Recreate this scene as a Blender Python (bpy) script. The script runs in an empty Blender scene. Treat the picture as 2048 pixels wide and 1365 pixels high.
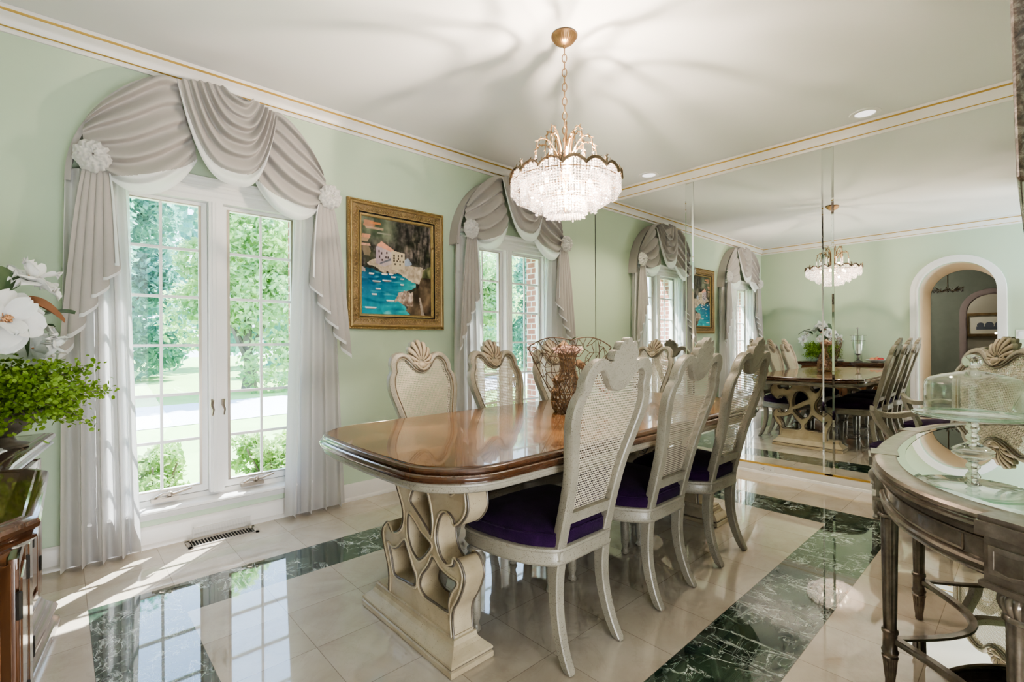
import bpy, bmesh, math, random
from math import sin, cos, pi, radians, sqrt, atan2, exp
from mathutils import Vector, Matrix, noise
random.seed(7)
C = bpy.context.scene.collection
PI2 = 2 * pi

# ------------------------------------------------------------------ dimensions
XL, XR = -0.38, 4.365          # side wall with arch, mirror wall
YW, YB = 3.343, -0.12          # window wall, wall behind the console
ZC = 2.72                      # ceiling

# ------------------------------------------------------------------ materials
class NT:
    """tiny node-expression helper"""
    def __init__(s, name):
        s.m = bpy.data.materials.new(name); s.m.use_nodes = True
        s.t = s.m.node_tree; s.n = s.t.nodes; s.l = s.t.links
        s.n.clear()
        s.out = s.n.new('ShaderNodeOutputMaterial')
    def inp(s, sock, v):
        if isinstance(v, bpy.types.NodeSocket): s.l.new(v, sock)
        elif v is not None:
            if sock.type == 'RGBA' and len(v) == 3: v = (*v, 1)
            sock.default_value = v
    def math(s, op, a, b=None, c=None, clamp=False):
        n = s.n.new('ShaderNodeMath'); n.operation = op; n.use_clamp = clamp
        s.inp(n.inputs[0], a)
        if b is not None: s.inp(n.inputs[1], b)
        if c is not None: s.inp(n.inputs[2], c)
        return n.outputs[0]
    def coord(s, kind='Object'):
        return s.n.new('ShaderNodeTexCoord').outputs[kind]
    def geo(s):
        return s.n.new('ShaderNodeNewGeometry').outputs['Position']
    def sep(s, v):
        n = s.n.new('ShaderNodeSeparateXYZ'); s.inp(n.inputs[0], v); return n.outputs
    def comb(s, x, y, z):
        n = s.n.new('ShaderNodeCombineXYZ')
        for i, v in enumerate((x, y, z)): s.inp(n.inputs[i], v)
        return n.outputs[0]
    def mapping(s, v, scale=(1, 1, 1), rot=(0, 0, 0), loc=(0, 0, 0)):
        n = s.n.new('ShaderNodeMapping'); s.inp(n.inputs[0], v)
        n.inputs['Scale'].default_value = scale; n.inputs['Rotation'].default_value = rot
        n.inputs['Location'].default_value = loc
        return n.outputs[0]
    def noise(s, v, scale=5, detail=3, rough=0.5, dist=0.0, color=False):
        n = s.n.new('ShaderNodeTexNoise'); s.inp(n.inputs['Vector'], v)
        n.inputs['Scale'].default_value = scale; n.inputs['Detail'].default_value = detail
        n.inputs['Roughness'].default_value = rough; n.inputs['Distortion'].default_value = dist
        return n.outputs['Color' if color else 'Fac']
    def voronoi(s, v, scale=5, feature='F1', rnd=1.0, out='Distance'):
        n = s.n.new('ShaderNodeTexVoronoi'); n.feature = feature; s.inp(n.inputs['Vector'], v)
        n.inputs['Scale'].default_value = scale; n.inputs['Randomness'].default_value = rnd
        return n.outputs[out]
    def wave(s, v, scale=5, dist=2, detail=2, dscale=1, dir='X'):
        n = s.n.new('ShaderNodeTexWave'); s.inp(n.inputs['Vector'], v); n.bands_direction = dir
        n.inputs['Scale'].default_value = scale; n.inputs['Distortion'].default_value = dist
        n.inputs['Detail'].default_value = detail; n.inputs['Detail Scale'].default_value = dscale
        return n.outputs['Fac']
    def white(s, v):
        n = s.n.new('ShaderNodeTexWhiteNoise'); s.inp(n.inputs['Vector'], v); return n.outputs['Value']
    def ramp(s, f, stops, interp='LINEAR'):
        n = s.n.new('ShaderNodeValToRGB'); s.inp(n.inputs[0], f); r = n.color_ramp; r.interpolation = interp
        while len(r.elements) < len(stops): r.elements.new(0.5)
        for e, (p, c) in zip(r.elements, stops):
            e.position = p; e.color = (*c, 1) if not isinstance(c, (int, float)) else (c, c, c, 1)
        return n.outputs[0]
    def mix(s, f, a, b, mode='MIX'):
        n = s.n.new('ShaderNodeMix'); n.data_type = 'RGBA'; n.blend_type = mode
        s.inp(n.inputs[0], f); s.inp(n.inputs[6], a); s.inp(n.inputs[7], b); return n.outputs[2]
    def bump(s, h, strength=0.2, dist=0.01):
        n = s.n.new('ShaderNodeBump'); s.inp(n.inputs['Height'], h)
        n.inputs['Strength'].default_value = strength; n.inputs['Distance'].default_value = dist
        return n.outputs[0]
    def pr(s, color=(.8, .8, .8), rough=0.5, metal=0.0, normal=None, spec=None, coat=None, coat_rough=0.05,
           trans=None, ior=None, emit=None, estr=0.0, alpha=None, sheen=None):
        n = s.n.new('ShaderNodeBsdfPrincipled')
        s.inp(n.inputs['Base Color'], color); s.inp(n.inputs['Roughness'], rough); s.inp(n.inputs['Metallic'], metal)
        if normal is not None: s.inp(n.inputs['Normal'], normal)
        if spec is not None: s.inp(n.inputs['Specular IOR Level'], spec)
        if coat is not None:
            s.inp(n.inputs['Coat Weight'], coat); n.inputs['Coat Roughness'].default_value = coat_rough
        if trans is not None: s.inp(n.inputs['Transmission Weight'], trans)
        if ior is not None: n.inputs['IOR'].default_value = ior
        if sheen is not None: s.inp(n.inputs['Sheen Weight'], sheen)
        if emit is not None:
            s.inp(n.inputs['Emission Color'], emit); s.inp(n.inputs['Emission Strength'], estr)
        if alpha is not None: s.inp(n.inputs['Alpha'], alpha)
        return n.outputs[0]
    def done(s, sh):
        s.l.new(sh, s.out.inputs[0]); return s.m

def plain(name, color, rough=0.5, metal=0.0, var=0.06, scale=8, **k):
    t = NT(name); p = t.coord()
    f = t.noise(p, scale, 3)
    a = tuple(max(0, c * (1 - var)) for c in color); b = tuple(min(1, c * (1 + var)) for c in color)
    return t.done(t.pr(t.mix(f, a, b), rough, metal, **k))

M = {}
def wall_paint():
    t = NT('sage wall paint'); p = t.geo()
    f = t.noise(p, 1.1, 4, .6); g = t.noise(p, 90, 2)
    col = t.mix(f, (.495, .615, .46), (.56, .665, .52))
    return t.done(t.pr(col, .7, normal=t.bump(g, .05, .002)))
M['wall'] = wall_paint()
M['ceil'] = plain('ceiling paint', (.80, .80, .795), .8, var=.02, scale=2)
M['trim'] = plain('white gloss trim', (.82, .81, .80), .3, var=.02)
M['trimpink'] = plain('cream baseboard paint', (.80, .77, .74), .35, var=.02)
M['gold'] = plain('gilt line', (.55, .36, .10), .35, .5, var=.15, scale=30)
M['goldtrim'] = plain('gilt mirror edge', (.66, .43, .12), .3, .45, var=.1)
M['peach'] = plain('warm cream arch paint', (.82, .70, .55), .5, var=.04)
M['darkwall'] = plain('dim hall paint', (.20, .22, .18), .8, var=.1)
M['mauve'] = plain('mauve arch casing', (.30, .24, .23), .6)

def mirror_mat(name, tint=(.94, .96, .945), rough=0.0):
    t = NT(name)
    n = t.n.new('ShaderNodeBsdfGlossy'); n.inputs['Color'].default_value = (*tint, 1); n.inputs['Roughness'].default_value = rough
    return t.done(n.outputs[0])
M['mirror'] = mirror_mat('silvered mirror glass')
M['mirrorstrip'] = mirror_mat('bevelled mirror strip', (.86, .90, .88), .012)
M['mirroredge'] = plain('dark mirror seam', (.05, .06, .05), .4)

def glass_mat(name, tint=(.9, .95, .93), refl=.12, rough=0.0, edge=.55):
    """thin clear glass: see-through with fresnel-weighted reflection"""
    t = NT(name)
    tr = t.n.new('ShaderNodeBsdfTransparent'); tr.inputs[0].default_value = (*tint, 1)
    gl = t.n.new('ShaderNodeBsdfGlossy'); gl.inputs['Roughness'].default_value = rough; gl.inputs['Color'].default_value = (1, 1, 1, 1)
    lw = t.n.new('ShaderNodeLayerWeight'); lw.inputs[0].default_value = edge
    f = t.math('MULTIPLY_ADD', t.math('POWER', lw.outputs['Facing'], 2.5), .75, refl, clamp=True)
    mx = t.n.new('ShaderNodeMixShader'); t.l.new(f, mx.inputs[0]); t.l.new(tr.outputs[0], mx.inputs[1]); t.l.new(gl.outputs[0], mx.inputs[2])
    return t.done(mx.outputs[0])
M['pane'] = glass_mat('window glass', (.93, .97, 1.0), .03, edge=.3)
M['glass'] = glass_mat('clear pressed glass', (.965, .985, .975), .055, edge=.55)
M['glassedge'] = glass_mat('green-edged glass', (.72, .86, .79), .14, edge=.6)
_t = NT('solid clear glass'); M['solidglass'] = _t.done(_t.pr((.97, 1, .985), 0.0, trans=1.0, ior=1.47))
M['acrylic'] = glass_mat('clear acrylic', (.96, .96, .96), .12)

# floor: cream and green marble, joints on the real tile grid
TX, TY, OX, OY = .3045, .3085, .085, .585
def floor_mat(green):
    t = NT('green veined marble tile' if green else 'cream marble tile')
    p = t.geo(); x, y, z = t.sep(p)
    u = t.math('DIVIDE', t.math('SUBTRACT', x, OX), TX); v = t.math('DIVIDE', t.math('SUBTRACT', y, OY), TY)
    fu = t.math('PINGPONG', u, .5); fv = t.math('PINGPONG', v, .5)      # distance to the nearest joint
    j = t.math('MINIMUM', fu, fv); joint = t.math('LESS_THAN', j, .0042)
    cell = t.comb(t.math('FLOOR', u), t.math('FLOOR', v), 0.0); rnd = t.white(cell)
    off = t.comb(t.math('MULTIPLY', rnd, 13.0), t.math('MULTIPLY', rnd, 29.0), rnd)
    va = t.n.new('ShaderNodeVectorMath'); t.l.new(p, va.inputs[0]); t.l.new(off, va.inputs[1]); q = va.outputs[0]
    if green:
        n1 = t.noise(q, 5, 6, .65, 1.2); n2 = t.noise(q, 16, 5, .7, .6)
        base = t.ramp(n1, [(.30, (.008, .018, .012)), (.48, (.030, .060, .038)), (.66, (.085, .135, .085)), (.8, (.15, .20, .14))])
        base = t.mix(t.math('MULTIPLY', n2, .6), base, (.01, .022, .014), 'MULTIPLY')
        w = t.noise(t.mapping(q, (2.6, 1.0, 1), (0, 0, .9)), 3.0, 7, .58, 1.6)
        v1 = t.math('SUBTRACT', 1, t.math('MULTIPLY', t.math('ABSOLUTE', t.math('SUBTRACT', w, .5)), 55), clamp=True)
        w2 = t.noise(t.mapping(q, (1, 3.0, 1), (0, 0, .4), (3, 1, 0)), 5.5, 7, .6, 1.6)
        v2 = t.math('SUBTRACT', 1, t.math('MULTIPLY', t.math('ABSOLUTE', t.math('SUBTRACT', w2, .52)), 70), clamp=True)
        gate = t.math('MULTIPLY', t.math('SUBTRACT', t.noise(q, 4.5, 3), .42), 9, clamp=True)
        vein = t.math('MULTIPLY', t.math('MAXIMUM', v1, t.math('MULTIPLY', v2, .7)), gate)
        col = t.mix(t.math('MULTIPLY', vein, .9), base, (.66, .72, .68))
        col = t.mix(t.math('MULTIPLY', rnd, .25), col, (.05, .09, .06))
        col = t.mix(joint, col, (.015, .02, .016)); rough = .035
    else:
        n1 = t.noise(q, 3.0, 6, .6, .8); n2 = t.noise(q, 22, 4, .6)
        col = t.ramp(n1, [(.3, (.44, .37, .29)), (.5, (.53, .465, .38)), (.7, (.62, .56, .475))])
        col = t.mix(t.math('MULTIPLY', n2, .22), col, (.50, .43, .35))
        w = t.noise(q, 2.6, 7, .62, 2.0)
        vein = t.math('SUBTRACT', 1, t.math('MULTIPLY', t.math('ABSOLUTE', t.math('SUBTRACT', w, .5)), 60), clamp=True)
        col = t.mix(t.math('MULTIPLY', vein, .16), col, (.36, .27, .20))
        col = t.mix(t.math('MULTIPLY', rnd, .16), col, (.52, .46, .40))
        col = t.mix(t.math('MULTIPLY', joint, .7), col, (.22, .18, .15)); rough = .05
    return t.done(t.pr(col, rough, spec=.75, coat=.6, coat_rough=.015))
M['floor'] = floor_mat(False); M['green'] = floor_mat(True)

def cream_mat(name, c1, c2, fleck=.55, dark=(.09, .06, .035), scale=1.0, rough=.42, glaze=None):
    t = NT(name); p = t.coord()
    n = t.noise(p, 7 * scale, 5, .6, .3); col = t.mix(t.ramp(n, [(.3, 0.), (.7, 1.)]), c1, c2)
    if glaze: col = t.mix(t.math('MULTIPLY', t.ramp(t.noise(p, 3, 4, .6), [(.45, 0.), (.7, 1.)]), .5), col, glaze)
    v = t.noise(t.mapping(p, (1, 1, .8)), 300 * scale, 2, .6)
    g = t.noise(p, 14 * scale, 3)
    th = t.math('MULTIPLY_ADD', g, -.16, .77 - .06 * fleck)
    fl = t.math('MULTIPLY', t.math('SUBTRACT', v, th), 26, clamp=True)
    col = t.mix(t.math('MULTIPLY', fl, .8), col, dark)
    return t.done(t.pr(col, rough, normal=t.bump(v, -.12, .002), coat=.15))
M['cream'] = cream_mat('antique cream paint with dark flecks', (.24, .218, .172), (.34, .312, .252), 1.35)
M['creambase'] = cream_mat('aged ivory lacquer', (.35, .28, .18), (.54, .465, .33), .3, scale=.8, glaze=(.40, .31, .19))
M['shell'] = cream_mat('carved shell paint', (.25, .20, .135), (.40, .335, .24), .3)
M['groove'] = plain('brown glazed groove', (.27, .195, .11), .45, var=.2, scale=30)
M['shellgroove'] = plain('dark shell groove', (.13, .095, .06), .5, var=.2, scale=30)  # darker colour along the lines between the shell lobes
M['darkline'] = plain('dark antiqued line', (.13, .105, .08), .4, var=.2, scale=30)

def cane_mat():
    t = NT('woven cane webbing'); p = t.coord('UV'); x, y, z = t.sep(p)
    S = 108.0
    a = t.math('SUBTRACT', t.math('FRACT', t.math('MULTIPLY', x, S)), .5); b = t.math('SUBTRACT', t.math('FRACT', t.math('MULTIPLY', y, S)), .5)
    d = t.math('SQRT', t.math('ADD', t.math('MULTIPLY', a, a), t.math('MULTIPLY', b, b)))
    hole = t.math('LESS_THAN', d, .32)
    n = t.noise(t.coord(), 60, 3); col = t.mix(n, (.42, .375, .285), (.56, .505, .40))
    ring = t.math('MULTIPLY', t.math('SUBTRACT', .42, d), 6, clamp=True)
    col = t.mix(t.math('MULTIPLY', ring, .5), col, (.30, .24, .15))
    sh = t.pr(col, .55)
    tr = t.n.new('ShaderNodeBsdfTransparent')
    mx = t.n.new('ShaderNodeMixShader'); t.l.new(hole, mx.inputs[0]); t.l.new(sh, mx.inputs[1]); t.l.new(tr.outputs[0], mx.inputs[2])
    return t.done(mx.outputs[0])
M['cane'] = cane_mat()

def velvet_mat():
    t = NT('deep purple velvet'); p = t.coord()
    n = t.noise(p, 9, 4, .6); g = t.noise(p, 260, 2, .7)
    col = t.mix(t.ramp(n, [(.35, 0.), (.62, 1.)]), (.007, .0015, .013), (.026, .006, .042))
    col = t.mix(t.math('MULTIPLY', t.ramp(g, [(.4, 0.), (.7, 1.)]), .5), col, (.040, .012, .060))
    return t.done(t.pr(col, .9, normal=t.bump(g, .5, .003), sheen=.08, spec=.1))
M['velvet'] = velvet_mat()

def wood_top():
    t = NT('polished burl walnut table top'); p = t.geo(); x, y, z = t.sep(p)
    ym = t.math('ABSOLUTE', t.math('SUBTRACT', y, 1.663))
    q = t.comb(x, ym, z)
    g = t.noise(t.mapping(q, (1, 5, 1), (0, 0, .75)), 5, 5, .6, 1.5)
    n = t.noise(q, 3.2, 5, .6, 1.2); f = t.noise(t.mapping(q, (1, 14, 1), (0, 0, .75)), 9, 4, .6)
    col = t.ramp(t.math('ADD', t.math('MULTIPLY', n, .72), t.math('MULTIPLY', g, .28)), [(.32, (.055, .024, .009)), (.5, (.165, .078, .028)), (.68, (.33, .175, .07))])
    col = t.mix(t.math('MULTIPLY', f, .35), col, (.10, .04, .015))
    for sx in (1.735, 2.245):
        ln = t.math('LESS_THAN', t.math('ABSOLUTE', t.math('SUBTRACT', x, sx)), .0016)
        col = t.mix(ln, col, (.03, .012, .006))
    return t.done(t.pr(col, .25, spec=.4, coat=.55, coat_rough=.03))
M['top'] = wood_top()
def wood(name, c1, c2, rough=.25, sc=(1, 1, 12), coat=.8):
    t = NT(name); p = t.coord()
    n = t.noise(t.mapping(p, sc), 4, 5, .6, .8); g = t.noise(p, 2.5, 4)
    col = t.mix(n, c1, c2); col = t.mix(t.math('MULTIPLY', g, .4), col, c1)
    return t.done(t.pr(col, rough, coat=coat, coat_rough=.06))
M['edge'] = wood('dark walnut moulded edge', (.030, .012, .006), (.115, .048, .022), .16, (10, 10, 1))
M['side'] = wood('carved walnut sideboard', (.07, .028, .013), (.24, .105, .042), .28, (9, 9, 1))
M['sidetop'] = wood('polished sideboard top', (.10, .06, .03), (.28, .19, .10), .12, (3, 1, 1), 1.0)

def silver_mat():
    t = NT('burnished pewter bronze'); p = t.coord()
    n = t.noise(p, 22, 5, .65); n2 = t.noise(p, 3, 3)
    col = t.ramp(n, [(.25, (.11, .086, .066)), (.5, (.20, .165, .13)), (.75, (.32, .28, .235))])
    col = t.mix(t.math('MULTIPLY', n2, .35), col, (.15, .11, .08))
    return t.done(t.pr(col, .30, .55, coat=.6, coat_rough=.1))
M['silver'] = silver_mat()
M['brass'] = plain('antique brass', (.27, .165, .085), .36, .8, var=.3, scale=25)
M['bronze'] = plain('dark bronze leafwork', (.17, .125, .08), .38, .75, var=.35, scale=30)
M['goldframe'] = cream_mat('gilt picture frame', (.17, .11, .048), (.30, .20, .095), 1.4, dark=(.07, .04, .015), scale=1.4, rough=.35)
M['goldbead'] = plain('gilt frame moulding', (.42, .30, .135), .35, .55, var=.3, scale=60)
M['black'] = plain('black inner lip', (.02, .016, .012), .5)
M['steel'] = plain('brushed nickel hardware', (.46, .40, .34), .3, .8, var=.2)
M['vent'] = plain('satin nickel register', (.42, .38, .34), .4, .6)
M['ductshade'] = plain('painted duct shade', (.02, .02, .02), .9)
M['plastic'] = plain('white plastic', (.85, .85, .83), .35)

def crystal_mat():
    t = NT('crystal bead with added sparkle')
    g = t.n.new('ShaderNodeNewGeometry'); r = t.white(t.mapping(g.outputs['Normal'], (7, 9, 11)))
    warm = t.ramp(r, [(0., (1, .78, .62)), (.35, (1, .93, .88)), (.6, (.92, .95, 1)), (.8, (1, .86, .74)), (1., (1, 1, 1))])
    gl = t.n.new('ShaderNodeBsdfGlossy'); gl.inputs['Roughness'].default_value = .04; t.l.new(warm, gl.inputs['Color'])
    tr = t.n.new('ShaderNodeBsdfTransparent'); tr.inputs[0].default_value = (.94, .93, .93, 1)
    tl = t.n.new('ShaderNodeBsdfTranslucent'); t.l.new(warm, tl.inputs['Color'])
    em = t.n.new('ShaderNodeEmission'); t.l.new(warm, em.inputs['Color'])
    t.l.new(t.ramp(r, [(0., .0), (.5, .05), (.78, .12), (.86, .6), (1., .9)]), em.inputs['Strength'])  # facets glow at random: sparkle of lit crystal put in as emission
    m1 = t.n.new('ShaderNodeMixShader'); m1.inputs[0].default_value = .5; t.l.new(gl.outputs[0], m1.inputs[1]); t.l.new(tr.outputs[0], m1.inputs[2])
    m2 = t.n.new('ShaderNodeMixShader'); m2.inputs[0].default_value = .12; t.l.new(m1.outputs[0], m2.inputs[1]); t.l.new(tl.outputs[0], m2.inputs[2])
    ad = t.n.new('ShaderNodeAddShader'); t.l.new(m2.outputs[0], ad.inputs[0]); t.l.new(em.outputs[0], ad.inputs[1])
    return t.done(ad.outputs[0])
M['crystal'] = crystal_mat()
def emis(name, col, s):
    t = NT(name); e = t.n.new('ShaderNodeEmission'); e.inputs[0].default_value = (*col, 1); e.inputs[1].default_value = s
    return t.done(e.outputs[0])
M['bulb'] = emis('glowing candle bulb', (1, .8, .55), 14)
M['downlight'] = emis('downlight lamp', (1, .95, .88), .85)

def fabric(name, c, tl=.25, sheer=0.0, rough=.85):
    t = NT(name); p = t.coord(); n = t.noise(p, 260, 2); g = t.noise(p, 2.5, 3)
    col = t.mix(g, tuple(v * .95 for v in c), tuple(min(1, v * 1.04) for v in c))
    d = t.pr(col, rough, normal=t.bump(n, .12, .001), sheen=.15, spec=.2)
    tr = t.n.new('ShaderNodeBsdfTranslucent'); t.l.new(col, tr.inputs[0])
    m = t.n.new('ShaderNodeMixShader'); m.inputs[0].default_value = tl; t.l.new(d, m.inputs[1]); t.l.new(tr.outputs[0], m.inputs[2])
    if sheer:
        tp = t.n.new('ShaderNodeBsdfTransparent'); m2 = t.n.new('ShaderNodeMixShader'); m2.inputs[0].default_value = sheer
        t.l.new(m.outputs[0], m2.inputs[1]); t.l.new(tp.outputs[0], m2.inputs[2]); return t.done(m2.outputs[0])
    return t.done(m.outputs[0])
M['drape'] = fabric('taupe grey drapery cloth', (.43, .405, .385), .08)
M['lining'] = fabric('white drapery lining', (.86, .86, .87), .3)
M['panel'] = fabric('pale curtain cloth', (.76, .74, .73), .35)
M['sheer'] = fabric('sheer white voile', (.90, .91, .93), .5, .25)
M['rose'] = fabric('ruffled rosette cloth', (.76, .74, .71), .2)

def leafy(name, c1, c2, tl=.35, scale=3.):
    t = NT(name); p = t.geo(); f = t.noise(p, scale, 3, .7); r = t.white(t.mapping(p, (3, 3, 3)))
    n = t.noise(p, scale * 9, 1); col = t.mix(t.ramp(t.math('ADD', t.math('MULTIPLY', f, .6), t.math('MULTIPLY', n, .4)), [(.3, 0.), (.7, 1.)]), c1, c2)
    d = t.pr(col, .55); tr = t.n.new('ShaderNodeBsdfTranslucent'); t.l.new(col, tr.inputs[0])
    m = t.n.new('ShaderNodeMixShader'); m.inputs[0].default_value = tl; t.l.new(d, m.inputs[1]); t.l.new(tr.outputs[0], m.inputs[2])
    return t.done(m.outputs[0])
M['ivy'] = leafy('bright maidenhair leaves', (.07, .16, .012), (.34, .52, .06), .25, 14)
M['magleaf'] = leafy('dark magnolia leaf', (.035, .07, .03), (.09, .14, .06), .1)
M['magback'] = plain('rust brown leaf back', (.22, .095, .04), .5)
M['petal'] = fabric('white silk petal', (.93, .93, .92), .2)
M['stamen'] = plain('orange brown stamen', (.62, .33, .16), .6, var=.3, scale=200)
M['tree'] = leafy('pale green tree leaves', (.16, .38, .22), (.74, .90, .40), .5, .9)  # light yellow-green leaf colours
M['treedark'] = leafy('dark green tree leaves', (.08, .26, .24), (.36, .62, .46), .45, 1.2)  # darker blue-green leaf colours
M['hedge'] = leafy('hedge leaves', (.16, .34, .10), (.55, .72, .28), .4, 5)
M['lawn'] = plain('mown lawn', (.33, .50, .18), .9, var=.25, scale=1.5)
M['road'] = plain('pale asphalt drive', (.62, .62, .66), .9, var=.08, scale=.6)
M['bark'] = plain('tree bark', (.20, .17, .15), .9, var=.3, scale=12)
M['wire'] = plain('rusty brown wire', (.13, .08, .05), .55, .2)
M['wicker'] = plain('golden wicker', (.27, .165, .085), .55, var=.35, scale=80)
M['dried'] = plain('dried pink blossom', (.72, .50, .42), .7, var=.3, scale=90)
M['fruitred'] = plain('red fruit skin', (.55, .06, .06), .4, var=.2)
M['fruitor'] = plain('orange fruit skin', (.85, .35, .2), .45, var=.2)
M['china'] = plain('white china', (.86, .88, .92), .2)
M['candle'] = plain('ivory candle wax', (.9, .86, .76), .5)
M['pewter'] = plain('dull pewter', (.30, .28, .26), .35, .8, var=.2)
M['vase'] = plain('dark stone urn', (.16, .14, .11), .4, var=.3)

def brick_mat():
    t = NT('red facing brick'); p = t.geo(); x, y, z = t.sep(p)
    b = t.n.new('ShaderNodeTexBrick'); t.l.new(t.comb(t.math('ADD', x, y), z, 0.0), b.inputs['Vector'])
    b.inputs['Scale'].default_value = 4.4; b.inputs['Color1'].default_value = (.40, .17, .12, 1); b.inputs['Color2'].default_value = (.30, .12, .09, 1)
    b.inputs['Mortar'].default_value = (.62, .58, .55, 1); b.inputs['Mortar Size'].default_value = .025
    return t.done(t.pr(b.outputs['Color'], .85))
M['brick'] = brick_mat()
def marbled_frame():
    t = NT('brown marbled frame lacquer'); p = t.coord(); n = t.noise(p, 45, 6, .7, .6)
    col = t.ramp(n, [(.35, (.035, .018, .012)), (.5, (.13, .085, .065)), (.62, (.30, .25, .22)), (.75, (.16, .08, .05))])
    return t.done(t.pr(col, .3, coat=.5))
M['marbled'] = marbled_frame()
def vcol_mat(name, rough=.35):
    t = NT(name); a = t.n.new('ShaderNodeAttribute'); a.attribute_name = 'paint'
    return t.done(t.pr(a.outputs['Color'], rough, spec=.4))
M['paint'] = vcol_mat('oil painting surface')

# ------------------------------------------------------------------ mesh helpers
def link(o, parent=None):
    C.objects.link(o)
    if parent is not None: o.parent = parent
    return o
def thing(name, label, cat, loc=(0, 0, 0), rz=0, group=None):
    o = bpy.data.objects.new(name, None); o.empty_display_size = .1
    o.location = loc; o.rotation_euler = (0, 0, rz); C.objects.link(o)
    return tag(o, label, cat, group)
def tag(o, label=None, cat=None, group=None, kind=None):
    if label: o['label'] = label
    if cat: o['category'] = cat
    if group: o['group'] = group
    if kind: o['kind'] = kind
    return o
def copy_tree(o, parent=None):
    c = o.copy(); C.objects.link(c)
    if parent is not None: c.parent = parent
    for ch in list(o.children): copy_tree(ch, c)
    return c

class MB:
    """mesh builder: collects vertices and faces, builds ONE mesh object"""
    def __init__(s): s.v = []; s.f = []; s.mi = []; s.uv = None
    def add(s, vs, fs, mi=0, fn=None):
        n = len(s.v)
        s.v += [tuple(fn(*v)) if fn else tuple(v) for v in vs]
        s.f += [tuple(i + n for i in f) for f in fs]; s.mi += [mi] * len(fs)
        return s
    def box(s, x0, x1, y0, y1, z0, z1, mi=0, fn=None):
        vs = [(x, y, z) for x in (x0, x1) for y in (y0, y1) for z in (z0, z1)]
        return s.add(vs, [(0, 1, 3, 2), (4, 6, 7, 5), (0, 4, 5, 1), (2, 3, 7, 6), (0, 2, 6, 4), (1, 5, 7, 3)], mi, fn)
    def grid(s, rows, closed_u=False, closed_v=False, mi=0, fn=None):
        nr, nc = len(rows), len(rows[0]); vs = [p for r in rows for p in r]; fs = []
        for i in range(nr if closed_v else nr - 1):
            for j in range(nc if closed_u else nc - 1):
                a = i * nc + j; b = i * nc + (j + 1) % nc; i2 = (i + 1) % nr
                fs.append((a, b, i2 * nc + (j + 1) % nc, i2 * nc + j))
        n = len(s.f); s.add(vs, fs, mi if isinstance(mi, int) else 0, fn)
        if not isinstance(mi, int):
            for k in range(len(fs)): s.mi[n + k] = mi(k // (nc if closed_u else nc - 1), k % (nc if closed_u else nc - 1))
        return s
    def lathe(s, prof, at=(0, 0, 0), seg=24, mi=0, cap=True, ripple=None, fn=None):
        rows = []
        for k, (r, z) in enumerate(prof):
            row = []
            for j in range(seg):
                a = PI2 * j / seg; rr = r * (1 + (ripple(a, z) if ripple else 0))
                row.append((at[0] + rr * cos(a), at[1] + rr * sin(a), at[2] + z))
            rows.append(row)
        s.grid(rows, closed_u=True, mi=mi, fn=fn)
        if cap:
            n = len(s.v) - len(rows) * seg
            s.f.append(tuple(n + j for j in range(seg))[::-1]); s.mi.append(mi)
            m = n + (len(rows) - 1) * seg; s.f.append(tuple(m + j for j in range(seg))); s.mi.append(mi)
        return s
    def tube(s, path, r, seg=8, mi=0, closed=False, cap=True, squash=None, fn=None):
        path = [Vector(p) for p in path]; n = len(path); rows = []
        up = None
        for i, p in enumerate(path):
            a = path[(i - 1) % n] if (closed or i > 0) else path[i]
            b = path[(i + 1) % n] if (closed or i < n - 1) else path[i]
            t = (b - a).normalized() if (b - a).length > 1e-9 else Vector((0, 0, 1))
            if up is None:
                up = Vector((0, 0, 1)) if abs(t.z) < .9 else Vector((1, 0, 0))
            sd = t.cross(up).normalized(); up = sd.cross(t).normalized()
            rr = r(i / (n - 1)) if callable(r) else r
            rx, ry = (rr, rr) if squash is None else (rr * squash[0], rr * squash[1])
            rows.append([p + sd * (rx * cos(PI2 * j / seg)) + up * (ry * sin(PI2 * j / seg)) for j in range(seg)])
        s.grid(rows, closed_u=True, closed_v=closed, mi=mi, fn=fn)
        if cap and not closed:
            m = len(s.v) - n * seg
            s.f.append(tuple(m + j for j in range(seg))[::-1]); s.mi.append(mi)
            m += (n - 1) * seg; s.f.append(tuple(m + j for j in range(seg))); s.mi.append(mi)
        return s
    def ball(s, c, r, seg=12, rings=8, mi=0, sc=(1, 1, 1), fn=None):
        rows = [[(c[0] + r * sc[0] * sin(pi * i / rings) * cos(PI2 * j / seg), c[1] + r * sc[1] * sin(pi * i / rings) * sin(PI2 * j / seg),
                  c[2] - r * sc[2] * cos(pi * i / rings)) for j in range(seg)] for i in range(rings + 1)]
        return s.grid(rows, closed_u=True, mi=mi, fn=fn)
    def prism(s, poly, z0, z1, mi=0, fn=None):
        n = len(poly); vs = [(x, y, z0) for x, y in poly] + [(x, y, z1) for x, y in poly]
        fs = [tuple(range(n))[::-1], tuple(range(n, 2 * n))] + [(i, (i + 1) % n, n + (i + 1) % n, n + i) for i in range(n)]
        return s.add(vs, fs, mi, fn)
    def profile(s, loop, prof, mi=0, cap_top=False, cap_bot=False, midx=None):
        """loop: plan outline; prof: (outward offset, z)"""
        nrm = loop_normals(loop); rows = [[(p[0] + nx * o, p[1] + ny * o, z) for p, (nx, ny) in zip(loop, nrm)] for o, z in prof]
        s.grid(rows, closed_u=True, mi=(lambda i, j: midx[i]) if midx else mi)
        n = len(loop); m = len(s.v) - n * len(rows)
        if cap_bot: s.f.append(tuple(m + j for j in range(n))[::-1]); s.mi.append(mi)
        if cap_top: m = len(s.v) - n; s.f.append(tuple(m + j for j in range(n))); s.mi.append(mi)
        return s
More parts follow.
